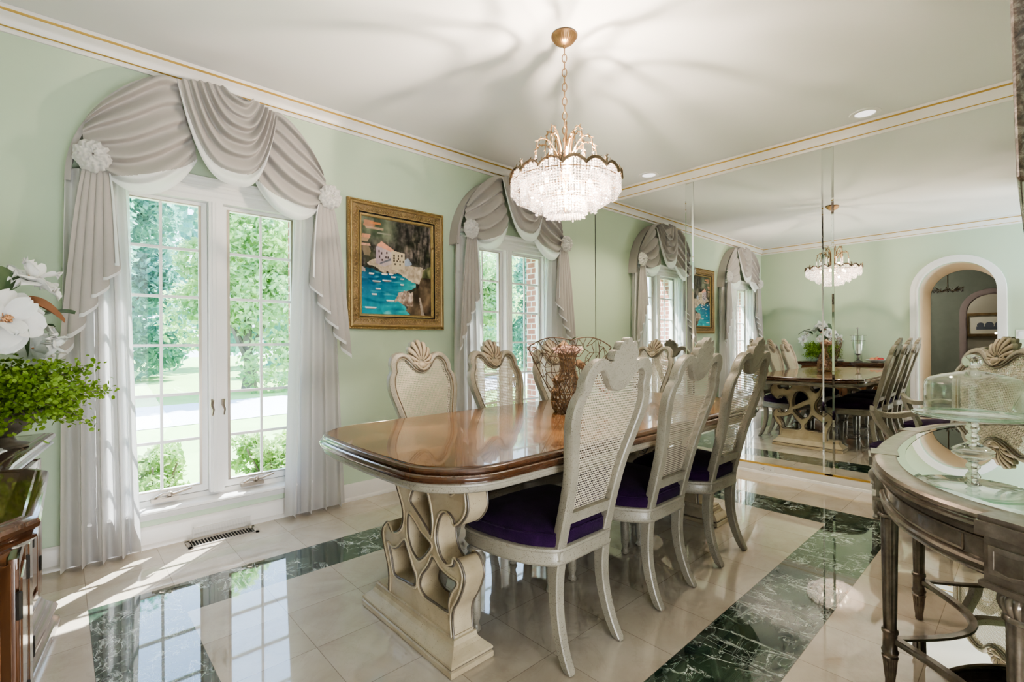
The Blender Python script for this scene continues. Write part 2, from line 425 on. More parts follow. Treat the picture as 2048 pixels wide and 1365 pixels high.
    def build(s, name, mats, parent=None, smooth=True, angle=40, weld=True, recalc=True):
        me = bpy.data.meshes.new(name); me.from_pydata(s.v, [], s.f)
        if not isinstance(mats, (list, tuple)): mats = [mats]
        for m in mats: me.materials.append(m)
        if len(mats) > 1: me.polygons.foreach_set('material_index', s.mi)
        if weld or recalc:
            bm = bmesh.new(); bm.from_mesh(me)
            if weld: bmesh.ops.remove_doubles(bm, verts=bm.verts, dist=1e-5)
            if recalc: bmesh.ops.recalc_face_normals(bm, faces=bm.faces)
            bm.to_mesh(me); bm.free()
        me.polygons.foreach_set('use_smooth', [smooth] * len(me.polygons))
        if smooth and angle: me.set_sharp_from_angle(angle=radians(angle))
        me.update()
        o = bpy.data.objects.new(name, me); link(o, parent)
        return o

def loop_normals(loop):
    n = len(loop); A = sum(loop[i][0] * loop[(i + 1) % n][1] - loop[(i + 1) % n][0] * loop[i][1] for i in range(n))
    sg = 1 if A > 0 else -1; out = []
    for i in range(n):
        a, b, c = loop[i - 1], loop[i], loop[(i + 1) % n]
        d1 = Vector((b[0] - a[0], b[1] - a[1])); d2 = Vector((c[0] - b[0], c[1] - b[1]))
        if d1.length: d1.normalize()
        if d2.length: d2.normalize()
        n1 = Vector((d1.y, -d1.x)) * sg; n2 = Vector((d2.y, -d2.x)) * sg; m = n1 + n2
        if m.length < 1e-6: m = n1.copy()
        m.normalize(); k = max(.5, m.dot(n1)); m = m / k
        out.append((m.x, m.y))
    return out

def cr(pts, per=6, closed=False):
    """Catmull-Rom through the points"""
    n = len(pts); out = []; D = len(pts[0])
    for i in range(n if closed else n - 1):
        p = [pts[(i + k) % n] if closed else pts[min(max(i + k, 0), n - 1)] for k in (-1, 0, 1, 2)]
        for j in range(per):
            t = j / per
            out.append(tuple(.5 * (2 * p[1][d] + (p[2][d] - p[0][d]) * t + (2 * p[0][d] - 5 * p[1][d] + 4 * p[2][d] - p[3][d]) * t * t
                       + (3 * p[1][d] - p[0][d] - 3 * p[2][d] + p[3][d]) * t ** 3) for d in range(D)))
    if not closed: out.append(tuple(pts[-1]))
    return out

def extrude_shape(loops, half, bevel=0.0, res=2):
    """filled 2-D shape with holes -> (verts, faces), thickness 2*half along z"""
    cu = bpy.data.curves.new('tmp', 'CURVE'); cu.dimensions = '2D'; cu.fill_mode = 'BOTH'
    cu.extrude = max(half - bevel, 0); cu.bevel_depth = bevel; cu.bevel_resolution = res; cu.offset = -bevel
    for lp in loops:
        sp = cu.splines.new('POLY'); sp.points.add(len(lp) - 1); sp.use_cyclic_u = True
        for p, (x, y) in zip(sp.points, lp): p.co = (x, y, 0, 1)
    ob = bpy.data.objects.new('tmp', cu); C.objects.link(ob)
    dg = bpy.context.evaluated_depsgraph_get(); me = bpy.data.meshes.new_from_object(ob.evaluated_get(dg))
    vs = [tuple(v.co) for v in me.vertices]; fs = [tuple(p.vertices) for p in me.polygons]
    bpy.data.objects.remove(ob); bpy.data.curves.remove(cu); bpy.data.meshes.remove(me)
    return vs, fs

def struct(o): o['kind'] = 'structure'; return o
def box_obj(name, b, mat, parent=None, bevel=0):
    o = MB().box(*b).build(name, mat, parent, smooth=False)
    if bevel:
        m = o.modifiers.new('b', 'BEVEL'); m.width = bevel; m.segments = 2; m.limit_method = 'ANGLE'
    return o

# ================================================================== ROOM SHELL
WC = (.69, 3.055)                       # window centres
def quad_rects(xs, ys, pick):
    g = MB(); mats = []
    for i in range(len(xs) - 1):
        for j in range(len(ys) - 1):
            x0, x1, y0, y1 = xs[i], xs[i + 1], ys[j], ys[j + 1]
            g.add([(x0, y0, 0), (x1, y0, 0), (x1, y1, 0), (x0, y1, 0)], [(0, 1, 2, 3)], pick(.5 * (x0 + x1), .5 * (y0 + y1)))
    return g
def greenq(x, y):
    return int(OX < x < OX + 12 * TX and OY < y < OY + 7 * TY and not (OX + TX < x < OX + 11 * TX and OY + TY < y < OY + 6 * TY))
fl = quad_rects([-7, OX, OX + TX, OX + 11 * TX, OX + 12 * TX, XR + .1], [-3.2, OY, OY + TY, OY + 6 * TY, OY + 7 * TY, YW + .02], greenq)
struct(fl.build('floor', [M['floor'], M['green']], smooth=False, weld=True, recalc=False))
struct(MB().box(-7, XR + .1, -3.2, YW + .25, ZC, ZC + .1).build('ceiling', M['ceil'], smooth=False))

w = MB(); edges = [XL - .12] + [v for c in WC for v in (c - .49, c + .49)] + [XR + .1]
for i in range(0, 6, 2): w.box(edges[i], edges[i + 1], YW, YW + .11, 0, ZC)
for c in WC:
    w.box(c - .49, c + .49, YW, YW + .11, 0, .20); w.box(c - .49, c + .49, YW, YW + .11, 1.995, ZC)
struct(w.build('wall_window', M['wall'], smooth=False))
w = MB()
for i in range(0, 6, 2): w.box(edges[i] + (.012 if i else -.1), edges[i + 1] - (.012 if i < 4 else -.1), YW + .115, YW + .27, -.4, ZC + .3)
for c in WC:
    w.box(c - .5, c + .5, YW + .115, YW + .27, -.4, .19); w.box(c - .5, c + .5, YW + .115, YW + .27, 2.0, ZC + .3)
struct(w.build('wall_exterior', M['brick'], smooth=False))
struct(MB().box(XR, XR + .1, -3.2, YW, 0, ZC).build('wall_mirror', M['wall'], smooth=False))
struct(MB().box(1.30, XR, YB - .12, YB, 0, ZC).build('wall_console', M['wall'], smooth=False))
w = MB().box(-1.0, XR, -3.2, -3.1, 0, ZC)
struct(w.build('wall_back', M['trim'], smooth=False))

# wall with the arched passage (plane x = XL)
AY0, AY1, ASP = .381, 1.19, 1.785; AR = (AY1 - AY0) / 2; AC = (AY0 + AY1) / 2
def arch_pts(r, c=AC, sp=ASP, n=28, bot=0.0):
    return [(c + r, bot)] + [(c + r * cos(pi * i / n), sp + r * sin(pi * i / n)) for i in range(n + 1)] + [(c - r, bot)]
def fillx(loop, x0, x1, name, mat, parent=None, bevel=0.0, holes=()):
    vs, fs = extrude_shape([loop, *holes], abs(x1 - x0) / 2, bevel); xm = (x0 + x1) / 2
    return MB().add(vs, fs, 0, lambda a, b, c: (xm + c, a, b)).build(name, mat, parent, smooth=bevel > 0)
lp = [(-.25, 0), (-.25, ZC), (YW, ZC), (YW, 0)] + arch_pts(AR)[::-1]
struct(fillx(lp, XL - .12, XL, 'wall_arch', M['wall']))
ring = arch_pts(AR + .095) + arch_pts(AR)[::-1]
struct(fillx(ring, XL - .005, XL + .028, 'door_1', M['trim'], bevel=.006))
ring = arch_pts(AR + .02) + arch_pts(AR + .002)[::-1]
struct(fillx(ring, XL - .1, XL + .034, 'trim_5', M['trim']))
g = MB(); a = arch_pts(AR - .001, n=36)
g.grid([[(x, p[0], p[1]) for p in a] for x in (XL - .1, -1.56)])
struct(g.build('wall_passage', M['peach'], angle=50))
# hall beyond the passage
lp = [(-1.6, 0), (-1.6, ZC), (2.6, ZC), (2.6, 0)] + arch_pts(AR)[::-1]
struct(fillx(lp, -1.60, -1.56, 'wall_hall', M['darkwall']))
lp = [(-1.6, 0), (-1.6, ZC), (2.6, ZC), (2.6, 0)] + arch_pts(.42, .66, 1.66)[::-1]
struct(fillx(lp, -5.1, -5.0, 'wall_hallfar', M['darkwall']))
ring = arch_pts(.47, .66, 1.66) + arch_pts(.36, .66, 1.66)[::-1]
struct(fillx(ring, -5.12, -4.95, 'door_2', M['mauve'], bevel=.01))
struct(MB().box(-6.4, -6.3, -1.6, 2.6, 0, ZC).build('wall_farroom', plain('dim buff paint', (.46, .43, .36), .8), smooth=False))
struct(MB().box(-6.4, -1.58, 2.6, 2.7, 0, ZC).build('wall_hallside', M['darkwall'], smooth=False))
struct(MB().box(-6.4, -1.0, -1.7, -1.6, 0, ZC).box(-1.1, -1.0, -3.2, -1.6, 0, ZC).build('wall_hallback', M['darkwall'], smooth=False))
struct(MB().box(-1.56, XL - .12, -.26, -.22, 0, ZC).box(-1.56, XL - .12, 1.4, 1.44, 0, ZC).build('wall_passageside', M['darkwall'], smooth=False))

# crown moulding with two gilt lines
CP = [(0, 2.612), (.012, 2.612), (.014, 2.626), (.020, 2.632), (.026, 2.637), (.030, 2.645), (.034, 2.660), (.046, 2.676), (.058, 2.684), (.064, 2.690), (.071, 2.700), (.072, 2.719)]
CM = [0, 0, 0, 1, 0, 0, 0, 0, 0, 1, 0]
def crown(name, f, a, b):
    g = MB(); rows = [[f(t, p, z) for t in (a, b)] for p, z in CP]
    g.grid(rows, mi=lambda i, j: CM[i]); struct(g.build(name, [M['trimpink'], M['gold']], angle=30))
crown('trim_1', lambda t, p, z: (t, YW - p, z), XL, XR)
crown('trim_2', lambda t, p, z: (XR - p, t, z), YB, YW)
crown('trim_3', lambda t, p, z: (XL + p, t, z), YB, YW)
crown('trim_4', lambda t, p, z: (t, YB + p, z), 1.30, XR)
# baseboards
BP = [(0, .118), (.006, .118), (.010, .108), (.013, .098), (.014, .024), (.020, .020), (.026, .010), (.027, 0)]
def base(name, f, a, b):
    struct(MB().grid([[f(t, p, z) for t in (a, b)] for p, z in BP]).build(name, M['trimpink'], angle=30))
base('baseboard_window', lambda t, p, z: (t, YW - p, z), XL, XR)
base('baseboard_arch', lambda t, p, z: (XL + p, t, z), AY1 + .1, YW)
base('baseboard_console', lambda t, p, z: (t, YB + p, z), 1.30, XR)
BP = [(0, .072), (.012, .072), (.014, .062), (.015, .020), (.022, .016), (.028, .0)]
base('baseboard_mirror', lambda t, p, z: (XR - p, t, z), YB, YW)

# mirrored wall: sheets, gilt bottom edge, bevelled strips
mw = thing('wall_mirror_panel', 'full-height mirror wall of three sheets above a gilt bottom strip', 'mirror', (XR, 0, 0))
mw.location = (0, 0, 0)
for y0, y1 in ((YB + .005, 1.109), (1.111, 2.2375), (2.2395, YW - .004)):
    MB().box(XR - .006, XR - .001, y0, y1, .088, 2.611).build('mirror_sheet', M['mirror'], mw, smooth=False)
MB().box(XR - .014, XR - .001, YB + .005, YW - .03, .073, .0875).build('gilt_strip', M['goldtrim'], mw, smooth=False)
MB().box(XR - .009, XR - .002, YW - .0055, YW - .0015, .088, 2.611).build('corner_seam', M['mirroredge'], mw, smooth=False)
for y0, z0 in ((1.069, .062), (2.196, .062)):
    x = XR - .008; g = MB(); y1 = y0 + .082; b = .014
    g.add([(x, y0, z0), (x, y1, z0), (x, y1, 2.611), (x, y0, 2.611),
           (x - .006, y0 + b, z0 + b), (x - .006, y1 - b, z0 + b), (x - .006, y1 - b, 2.60), (x - .006, y0 + b, 2.60)],
          [(4, 5, 6, 7), (0, 1, 5, 4), (1, 2, 6, 5), (2, 3, 7, 6), (3, 0, 4, 7), (0, 3, 2, 1)])
    g.build('bevelled_strip', M['mirrorstrip'], mw, smooth=False)

# outlet under the mirror
ot = thing('wall_outlet', 'white duplex electrical outlet set sideways in the baseboard under the mirror', 'outlet', (XR - .016, 1.56, .018))
MB().box(-.005, 0, -.06, .06, -.002, .052).build('cover_plate', M['plastic'], ot, smooth=False)
g = MB()
for cy in (-.027, .027):
    g.box(-.0065, -.005, cy - .010, cy - .002, .018, .021).box(-.0065, -.005, cy - .010, cy - .002, .030, .033).box(-.0065, -.005, cy + .006, cy + .010, .023, .028)
g.build('socket_slots', M['black'], ot, smooth=False)
# light switch right of the arch
sw = thing('light_switch', 'white rocker light switch on the wall beside the arch', 'light switch', (XL, .17, 1.12))
MB().box(0, .006, -.038, .038, 0, .118).build('cover_plate', M['plastic'], sw, smooth=False)
MB().box(.006, .011, -.017, .017, .027, .091).build('rocker', M['china'], sw, smooth=False)

# ------------------------------------------------------------------ windows
def window(cx, idx):
    root = bpy.data.objects.new('window_%d' % idx, None); root.location = (cx, YW, 0); C.objects.link(root); struct(root)
    T = M['trim']; g = MB()
    # jamb lining, head, casing, mullion (local y: 0 = wall face, + outwards)
    g.box(-.49, -.472, -.002, .11, .20, 1.995).box(.472, .49, -.002, .11, .20, 1.995).box(-.472, .472, -.002, .11, 1.965, 1.995)
    g.build('window_frame', T, root, smooth=False)
    g = MB()
    for sx in (-1, 1):
        a, b = sorted((sx * .482, sx * .585)); g.box(a, b, -.020, .001, .20, 1.99)
        a, b = sorted((sx * .560, sx * .592)); g.box(a, b, -.032, .001, .20, 1.99)
    g.build('window_casing', T, root, smooth=False)
    g = MB()
    hp = [(.0, 2.098), (-.040, 2.098), (-.040, 2.080), (-.030, 2.070), (-.022, 2.062), (-.022, 2.050), (-.026, 2.046), (-.026, 2.030), (-.018, 2.022), (-.018, 1.998), (-.012, 1.990), (-.012, 1.9635), (.046, 1.9635)]
    g.grid([[(x, y, z) for x in (-.60, .60)] for y, z in hp]); 
    g.build('head_casing', T, root, angle=25)
    g = MB().box(-.036, .036, -.012, .07, .245, 1.965).box(-.022, .022, -.020, -.012, .245, 1.965).box(-.004, .004, -.024, -.020, .245, 1.965)
    g.build('mullion', T, root, smooth=False)
    sp = [(.11, .262), (.045, .245), (.03, .222), (-.045, .212), (-.052, .206), (-.052, .196), (-.044, .190), (-.022, .188), (-.020, .176), (-.012, .160), (-.010, .152), (0, .150)]
    g = MB().grid([[(x, y, z) for x in (-.60, .60)] for y, z in sp]); g.build('window_sill', T, root, angle=25)
    for sx in (-1, 1):
        s = bpy.data.objects.new('window_sash', None); link(s, root)
        x0, x1 = sorted((sx * .038, sx * .470)); gx0, gx1 = sorted((sx * .078, sx * .448)); z0, z1 = .250, 1.965
        if sx < 0: pass
        m = MB().box(x0, gx0, .045, .078, z0, z1).box(gx1, x1, .045, .078, z0, z1).box(gx0, gx1, .045, .078, z0, .295).box(gx0, gx1, .045, .078, 1.937, z1)
        m.build('sash_frame', M['trim'], s, smooth=False)
        m = MB()
        for a, b in ((gx0 - .006, gx0), (gx1, gx1 + .006)): m.box(a - .004, b + .004, .040, .045, .289, 1.943)
        m.box(gx0, gx1, .040, .045, .289, .295).box(gx0, gx1, .040, .045, 1.937, 1.943)
        m.build('sash_bead', M['steel'], s, smooth=False)
        m = MB().box((gx0 + gx1) / 2 - .007, (gx0 + gx1) / 2 + .007, .056, .068, .295, 1.937)
        for z in (.562, .829, 1.115, 1.397, 1.677): m.box(gx0, gx1, .055, .069, z - .008, z + .008)
        m.build('muntins', M['trim'], s, smooth=False)
        MB().box(gx0, gx1, .0615, .0635, .295, 1.937).build('pane', M['pane'], s, smooth=False)
        # casement crank on the sill, lock on the stile
        k = bpy.data.objects.new('crank_operator', None); link(k, root)
        xc = -.245 if sx < 0 else .205
        m = MB().box(xc - .075, xc + .055, -.004, .03, .238, .258); m.tube([(xc - .06, .012, .262), (xc - .02, .010, .280), (xc + .02, .012, .270), (xc + .045, .016, .272), (xc + .12, .03, .285)], .0075, 8)
        m.ball((xc + .012, .012, .274), .017, 10, 6)
        m.build('crank_handle', M['steel'], k)
        xl = sx * .030
        m = MB().box(xl - .006, xl + .006, -.030, -.020, .755, .795); m.tube([(xl, -.032, .79), (xl - .004, -.040, .76), (xl + .006, -.036, .735), (xl + .001, -.034, .70)], lambda t: .010 * (1 - .7 * t) + .001, 8)
        m.build('sash_lock', M['steel'], k)
    return root
window(WC[0], 1); window(WC[1], 2)

# floor register with clear deflector
rg = thing('floor_register', 'satin metal floor vent with slats below the left window', 'vent', (.693, 3.225, 0))
MB().box(-.165, .165, -.045, .045, .0005, .0025).build('duct_shade_sheet', M['ductshade'], rg, smooth=False)  # flat dark sheet stands in for the shade of an uncut duct
g = MB().box(-.178, .178, -.058, -.042, .0, .006).box(-.178, .178, .042, .058, 0, .006).box(-.178, -.160, -.058, .058, 0, .006).box(.160, .178, -.058, .058, 0, .006)
g.build('register_frame', M['vent'], rg, smooth=False)
g = MB()
for i in range(21):
    x = -.152 + i * .0152; g.box(x - .0022, x + .0022, -.042, .042, .002, .0055)
g.build('register_slats', M['vent'], rg, smooth=False)
df = thing('air_deflector', 'clear acrylic air deflector clipped over the floor register', 'deflector', (.693, 3.27, .0065))
rows = []
for i in range(9):
    a = i / 8 * 1.25; rows.append([(x, .03 - .085 * sin(a) * .9, .100 - .085 * (1 - cos(a)) * .55 if i else .1) for x in (-.135, .165)])
MB().grid([[(-.135, .028, 0), (.165, .028, 0)], [(-.135, .03, .05), (.165, .03, .05)], [(-.135, .022, .062), (.165, .022, .062)], [(-.135, .0, .073), (.165, .0, .073)]]).build('deflector_hood', M['acrylic'], df, angle=60)
MB().tube([(-.135, 0, .073), (-.135, -.002, .072), (.165, -.002, .072)], .0018, 6).tube([(-.135, .028, .0), (-.135, .03, .055), (-.135, 0, .073)], .0022, 6).build('deflector_rim', M['plastic'], df)
for q in ((-.155, -.02, .008), (.15, -.03, .008)): MB().ball(q, .010, 8, 6).build('magnet_clip', M['steel'], df)

# recessed downlights
for i, (x, y, lab) in enumerate(((4.17, .83, 'round recessed ceiling light above the right mirror sheet'), (4.17, 2.55, 'round recessed ceiling light above the far mirror sheet, by the chandelier'))):
    r = thing('recessed_light', lab, 'ceiling light', (x, y, ZC), group=None)
    MB().lathe([(.060, .0), (.064, -.006), (.092, -.006), (.095, .0)], seg=40, cap=False).build('trim_ring', M['trim'], r)
    MB().lathe([(.0, .0), (.061, -.0015)], seg=32, cap=False).build('baffle', M['downlight'], r)
    l = bpy.data.lights.new('spot', 'SPOT'); l.energy = 34; l.spot_size = radians(120); l.spot_blend = .7; l.color = (1, .86, .68); l.shadow_soft_size = .05
    lo = bpy.data.objects.new('recessed_lamp', l); lo.location = (0, 0, -.02); link(lo, r)

# small things seen through the arch
pf = thing('hanging_picture', 'small framed print with a dark wooden frame on the far hall wall', 'picture', (-6.29, .72, 1.17))
vs, fs = extrude_shape([[(-.42, 0), (.42, 0), (.42, .52), (-.42, .52)], [(-.36, .06), (.36, .06), (.36, .46), (-.36, .46)]], .015, .004)
MB().add(vs, fs, 0, lambda a, b, c: (c + .015, a, b)).build('picture_frame', M['goldframe'], pf)
MB().box(0, .008, -.36, .36, .06, .46).build('mount', M['candle'], pf, smooth=False)
g = MB()
for yy, rr in ((-.13, .08), (.03, .07), (.17, .06)): g.lathe([(0, 0), (rr, 0)], seg=20, cap=False, fn=lambda a, b, c, yy=yy: (.010, a + yy, .25 + b))
g.box(.009, .0105, -.24, .24, .15, .22); g.build('print', plain('grey blue ink print', (.2, .22, .28), .8), pf, smooth=False)
hc = thing('hall_chandelier', 'small dark chandelier hanging in the dim hall beyond the arch', 'chandelier', (-3.1, 1.13, 2.05))
MB().tube([(0, 0, ZC - 2.05), (0, 0, 0)], .008, 6).lathe([(.0, .66), (.06, .66), (.06, .645), (0, .645)], seg=16).build('rod', M['bronze'], hc)
g = MB()
for i in range(8):
    a = PI2 * i / 8; g.tube([(0, 0, -.02), (.1 * cos(a), .1 * sin(a), -.07), (.22 * cos(a), .22 * sin(a), .0)], .007, 6)
g.build('arms', M['bronze'], hc)
g = MB()
for i in range(48):
    a = PI2 * i / 48; g.ball((.2 * cos(a), .2 * sin(a), -.03 - .02 * (i % 3)), .012, 6, 4)
g.build('crystals', M['pewter'], hc)
tag(hc.children[-1], kind='stuff')

# ================================================================== OUTSIDE
GZ = -.38
struct(MB().box(-40, 50, YW + .27, 60, GZ - .1, GZ).build('ground_lawn', M['lawn'], smooth=False))
g = MB()
pts = [(-40, 13.2, 4.4), (-10, 12.2, 4.0), (4, 12.6, 3.6), (16, 14.5, 4.0), (50, 22, 5)]
sp = cr([(x, y, w_) for x, y, w_ in pts], 8)
g.grid([[(x, y - w_ / 2, GZ + .01) for x, y, w_ in sp], [(x, y + w_ / 2, GZ + .01) for x, y, w_ in sp]])
struct(g.build('ground_drive', M['road'], smooth=False))
def leaf_cloud(n, rad, size, seed=1, shell=.35, flat=.6, squash=1.0):
    rnd = random.Random(seed); g = MB(); blobs = [(Vector((rnd.uniform(-.62, .62) * rad[0], rnd.uniform(-.62, .62) * rad[1], rnd.uniform(-.8, .8) * rad[2])), rnd.uniform(.25, .45)) for _ in range(30)]
    for i in range(n):
        b, br = rnd.choice(blobs)
        d = Vector((rnd.gauss(0, 1), rnd.gauss(0, 1), rnd.gauss(0, 1))).normalized()
        p = b + Vector((d.x * rad[0], d.y * rad[1], d.z * rad[2] * .8)) * br * rnd.uniform(.55, 1)
        nx = Vector((rnd.gauss(0, 1), rnd.gauss(0, 1), rnd.gauss(0, 1) + flat)).normalized(); t = nx.orthogonal().normalized(); t.rotate(Matrix.Rotation(rnd.uniform(0, 6), 3, nx)); u = nx.cross(t)
        s = size * rnd.uniform(.6, 1.3)
        g.add([p - t * s, p + u * s * .5, p + t * s, p - u * s * .5], [(0, 1, 2, 3)])
    return g
def make_tree(name, label, mat, n, rad, size, trunk_h, trunk_r, loc, seed):
    t = thing(name, label, 'tree', loc, 0, 'trees beyond the drive')
    o = leaf_cloud(n, rad, size, seed).build('foliage', mat, t, smooth=False, weld=False, recalc=False); o.location = (0, 0, trunk_h + rad[2] * .62)
    g = MB().tube([(0, 0, 0), (.06, .03, trunk_h * .5), (-.05, .0, trunk_h), (.1, 0, trunk_h + rad[2])], lambda u: trunk_r * (1.15 - .75 * u), 9)
    rnd = random.Random(seed)
    for k in range(4):
        a = rnd.uniform(0, 6); z = trunk_h * rnd.uniform(.6, 1.); g.tube([(0, 0, z), (cos(a) * rad[0] * .5, sin(a) * rad[1] * .5, z + rad[2] * .6)], lambda u: trunk_r * .4 * (1 - .7 * u), 6)
    g.build('trunk', M['bark'], t); return t
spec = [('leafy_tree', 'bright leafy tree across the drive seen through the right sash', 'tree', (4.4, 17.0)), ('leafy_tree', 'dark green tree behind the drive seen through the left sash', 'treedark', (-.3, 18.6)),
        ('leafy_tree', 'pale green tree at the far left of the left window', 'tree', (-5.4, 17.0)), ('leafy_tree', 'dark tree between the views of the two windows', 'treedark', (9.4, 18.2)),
        ('leafy_tree', 'pale green tree seen through the far window', 'tree', (14.6, 18.4)), ('leafy_tree', 'dark green tree at the right edge of the far window view', 'treedark', (20.0, 20.5)),
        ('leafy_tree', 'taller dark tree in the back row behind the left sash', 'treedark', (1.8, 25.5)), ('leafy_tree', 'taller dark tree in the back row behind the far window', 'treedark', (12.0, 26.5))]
protos = {}
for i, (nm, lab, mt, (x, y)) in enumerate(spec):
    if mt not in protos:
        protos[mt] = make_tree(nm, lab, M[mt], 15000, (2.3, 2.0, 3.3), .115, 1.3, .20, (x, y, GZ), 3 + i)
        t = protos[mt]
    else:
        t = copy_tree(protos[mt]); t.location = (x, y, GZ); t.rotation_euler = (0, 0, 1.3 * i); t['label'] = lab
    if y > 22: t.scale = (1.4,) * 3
g = MB(); rnd = random.Random(5)
for k in range(9000):
    x = rnd.uniform(-45, 60); y = 34 + rnd.uniform(-2, 2) + abs(x - 5) * .1; z = rnd.uniform(-.3, 11) + 1.5 * sin(x * .35); c = Vector((x, y, z))
    nrm = Vector((rnd.gauss(0, 1), rnd.gauss(-1, 1), rnd.gauss(.5, 1))).normalized(); a = nrm.orthogonal().normalized(); b = nrm.cross(a); q = rnd.uniform(.3, .75)
    g.add([c - a * q, c + b * q * .7, c + a * q, c - b * q * .7], [(0, 1, 2, 3)])
o = g.build('distant_woodland', M['treedark'], None, smooth=False, weld=False, recalc=False); tag(o, 'blurred green woodland far behind the garden trees', 'woodland', kind='stuff')
# hedge bushes right under the windows
hb = None
for i, (x, y, s) in enumerate(((-.35, 4.55, .95), (.55, 4.85, .9), (1.42, 4.6, .95), (2.35, 4.85, .9), (3.3, 4.6, .95), (4.3, 4.85, 1.), (5.35, 4.7, 1.))):
    lab = ['leafy shrub under the left end of the left window', 'leafy shrub below the left sash', 'taller leafy shrub below the right sash', 'leafy shrub between the two windows', 'leafy shrub below the far window', 'leafy shrub right of the far window', 'outermost leafy shrub of the hedge'][i]
    if hb is None:
        hb = thing('garden_shrub', lab, 'shrub', (x, y, GZ), 0, 'shrubs in the hedge outside the windows')
        o = leaf_cloud(4200, (.46, .32, .30), .034, 42).build('foliage', M['hedge'], hb, smooth=False, weld=False, recalc=False); o.location = (0, 0, .42)
        g = MB()
        for k in range(7):
            a = k * .9; g.tube([(0, 0, 0), (.12 * cos(a), .1 * sin(a), .3), (.3 * cos(a), .22 * sin(a), .62)], .008, 5)
        g.build('stems', M['bark'], hb); t = hb
    else:
        t = copy_tree(hb); t.location = (x, y, GZ); t.rotation_euler = (0, 0, i * 1.1); t['label'] = lab
    t.scale = (s,) * 3

# ================================================================== DRAPERY
def rosette(parent_label, cx, cz, y, r=.072):
    g = MB(); nseg = 96
    rows = []
    for i in range(17):
        u = i / 16; rr = r * (.06 + .98 * u); row = []
        for j in range(nseg):
            a = PI2 * j / nseg
            k = [5, 7, 9, 12][min(3, int(u * 4))]
            rip = sin(k * a + 5.5 * u + 1.7 * sin(u * 9)) * (.0065 * (.6 + u)) + sin((k + 3) * a - 9 * u) * .003
            saw = ((u * 4.3) % 1.0) * .010
            yy = -(.040 * (1 - u ** 2.2)) - rip - saw * (1 if u > .08 else 0)
            rj = rr * (1 + .045 * sin(9 * a + 2 * u) + .02 * sin(17 * a))
            row.append((cx + rj * cos(a), y + yy, cz + rj * 1.06 * sin(a)))
        rows.append(row)
    rows.append([(p[0], y + .004, p[2]) for p in rows[-1]])
    g.grid(rows, closed_u=True)
    return g
def lerp(a, b, t): return tuple(a[i] + (b[i] - a[i]) * t for i in range(len(a)))
def swag(Ls, Rs, sag0, sag1, nf, amp, y0, bul, p=2.2, skew=0.0, band=.16, seed=0, v1=1.0):
    """Ls, Rs: anchor polylines from top (v=0) to bottom (v=1); returns mesh builder (0 cloth, 1 lining)"""
    g = MB(); NU, NV = 56, 120; rows = []; ph = random.Random(seed); off = [ph.uniform(-.5, .5) for _ in range(8)]
    def along(P, v):
        k = v * (len(P) - 1); i = min(int(k), len(P) - 2); return lerp(P[i], P[i + 1], k - i)
    for i in range(NV + 1):
        v = i / NV; row = []; L = along(Ls, v); R = along(Rs, v)
        for j in range(NU + 1):
            u = j / NU; uu = u ** (1 - skew) if skew >= 0 else 1 - (1 - u) ** (1 + skew)
            prof = 1 - abs(2 * uu - 1) ** p
            sag = (sag0 + (sag1 - sag0) * v ** 1.05)
            x = L[0] + (R[0] - L[0]) * u; z = L[1] + (R[1] - L[1]) * u - sag * prof
            w = max(sin(pi * u), 0) ** .45
            vv = v + .028 * sin(3 * u + off[0] * 4) + .02 * sin(7 * u + off[1] * 5) * (1 - v)
            ph_ = (max(vv, 0) ** .92) * nf + .25
            f = ph_ - math.floor(ph_)
            # asymmetric fold: long slope then sharp tuck
            h = (f / .72) if f < .72 else (1 - f) / .28
            h = .5 - .5 * cos(pi * h)
            a = amp * (.35 + .65 * w) * (.55 + .6 * abs(sin(2.3 * math.floor(ph_) + 1 + off[2])))
            if v > .93: a *= (1 - v) / .07 * .8 + .2
            y = y0 - bul * prof * (.3 + .7 * v) - a * h
            z -= .010 * h * w
            row.append((x, y, z))
        rows.append(row)
    g.grid(rows, mi=lambda i, j: 1 if i / NV > 1 - band * (max(sin(pi * j / NU), 0) ** .7) * 1.0 - .012 else 0)
    return g
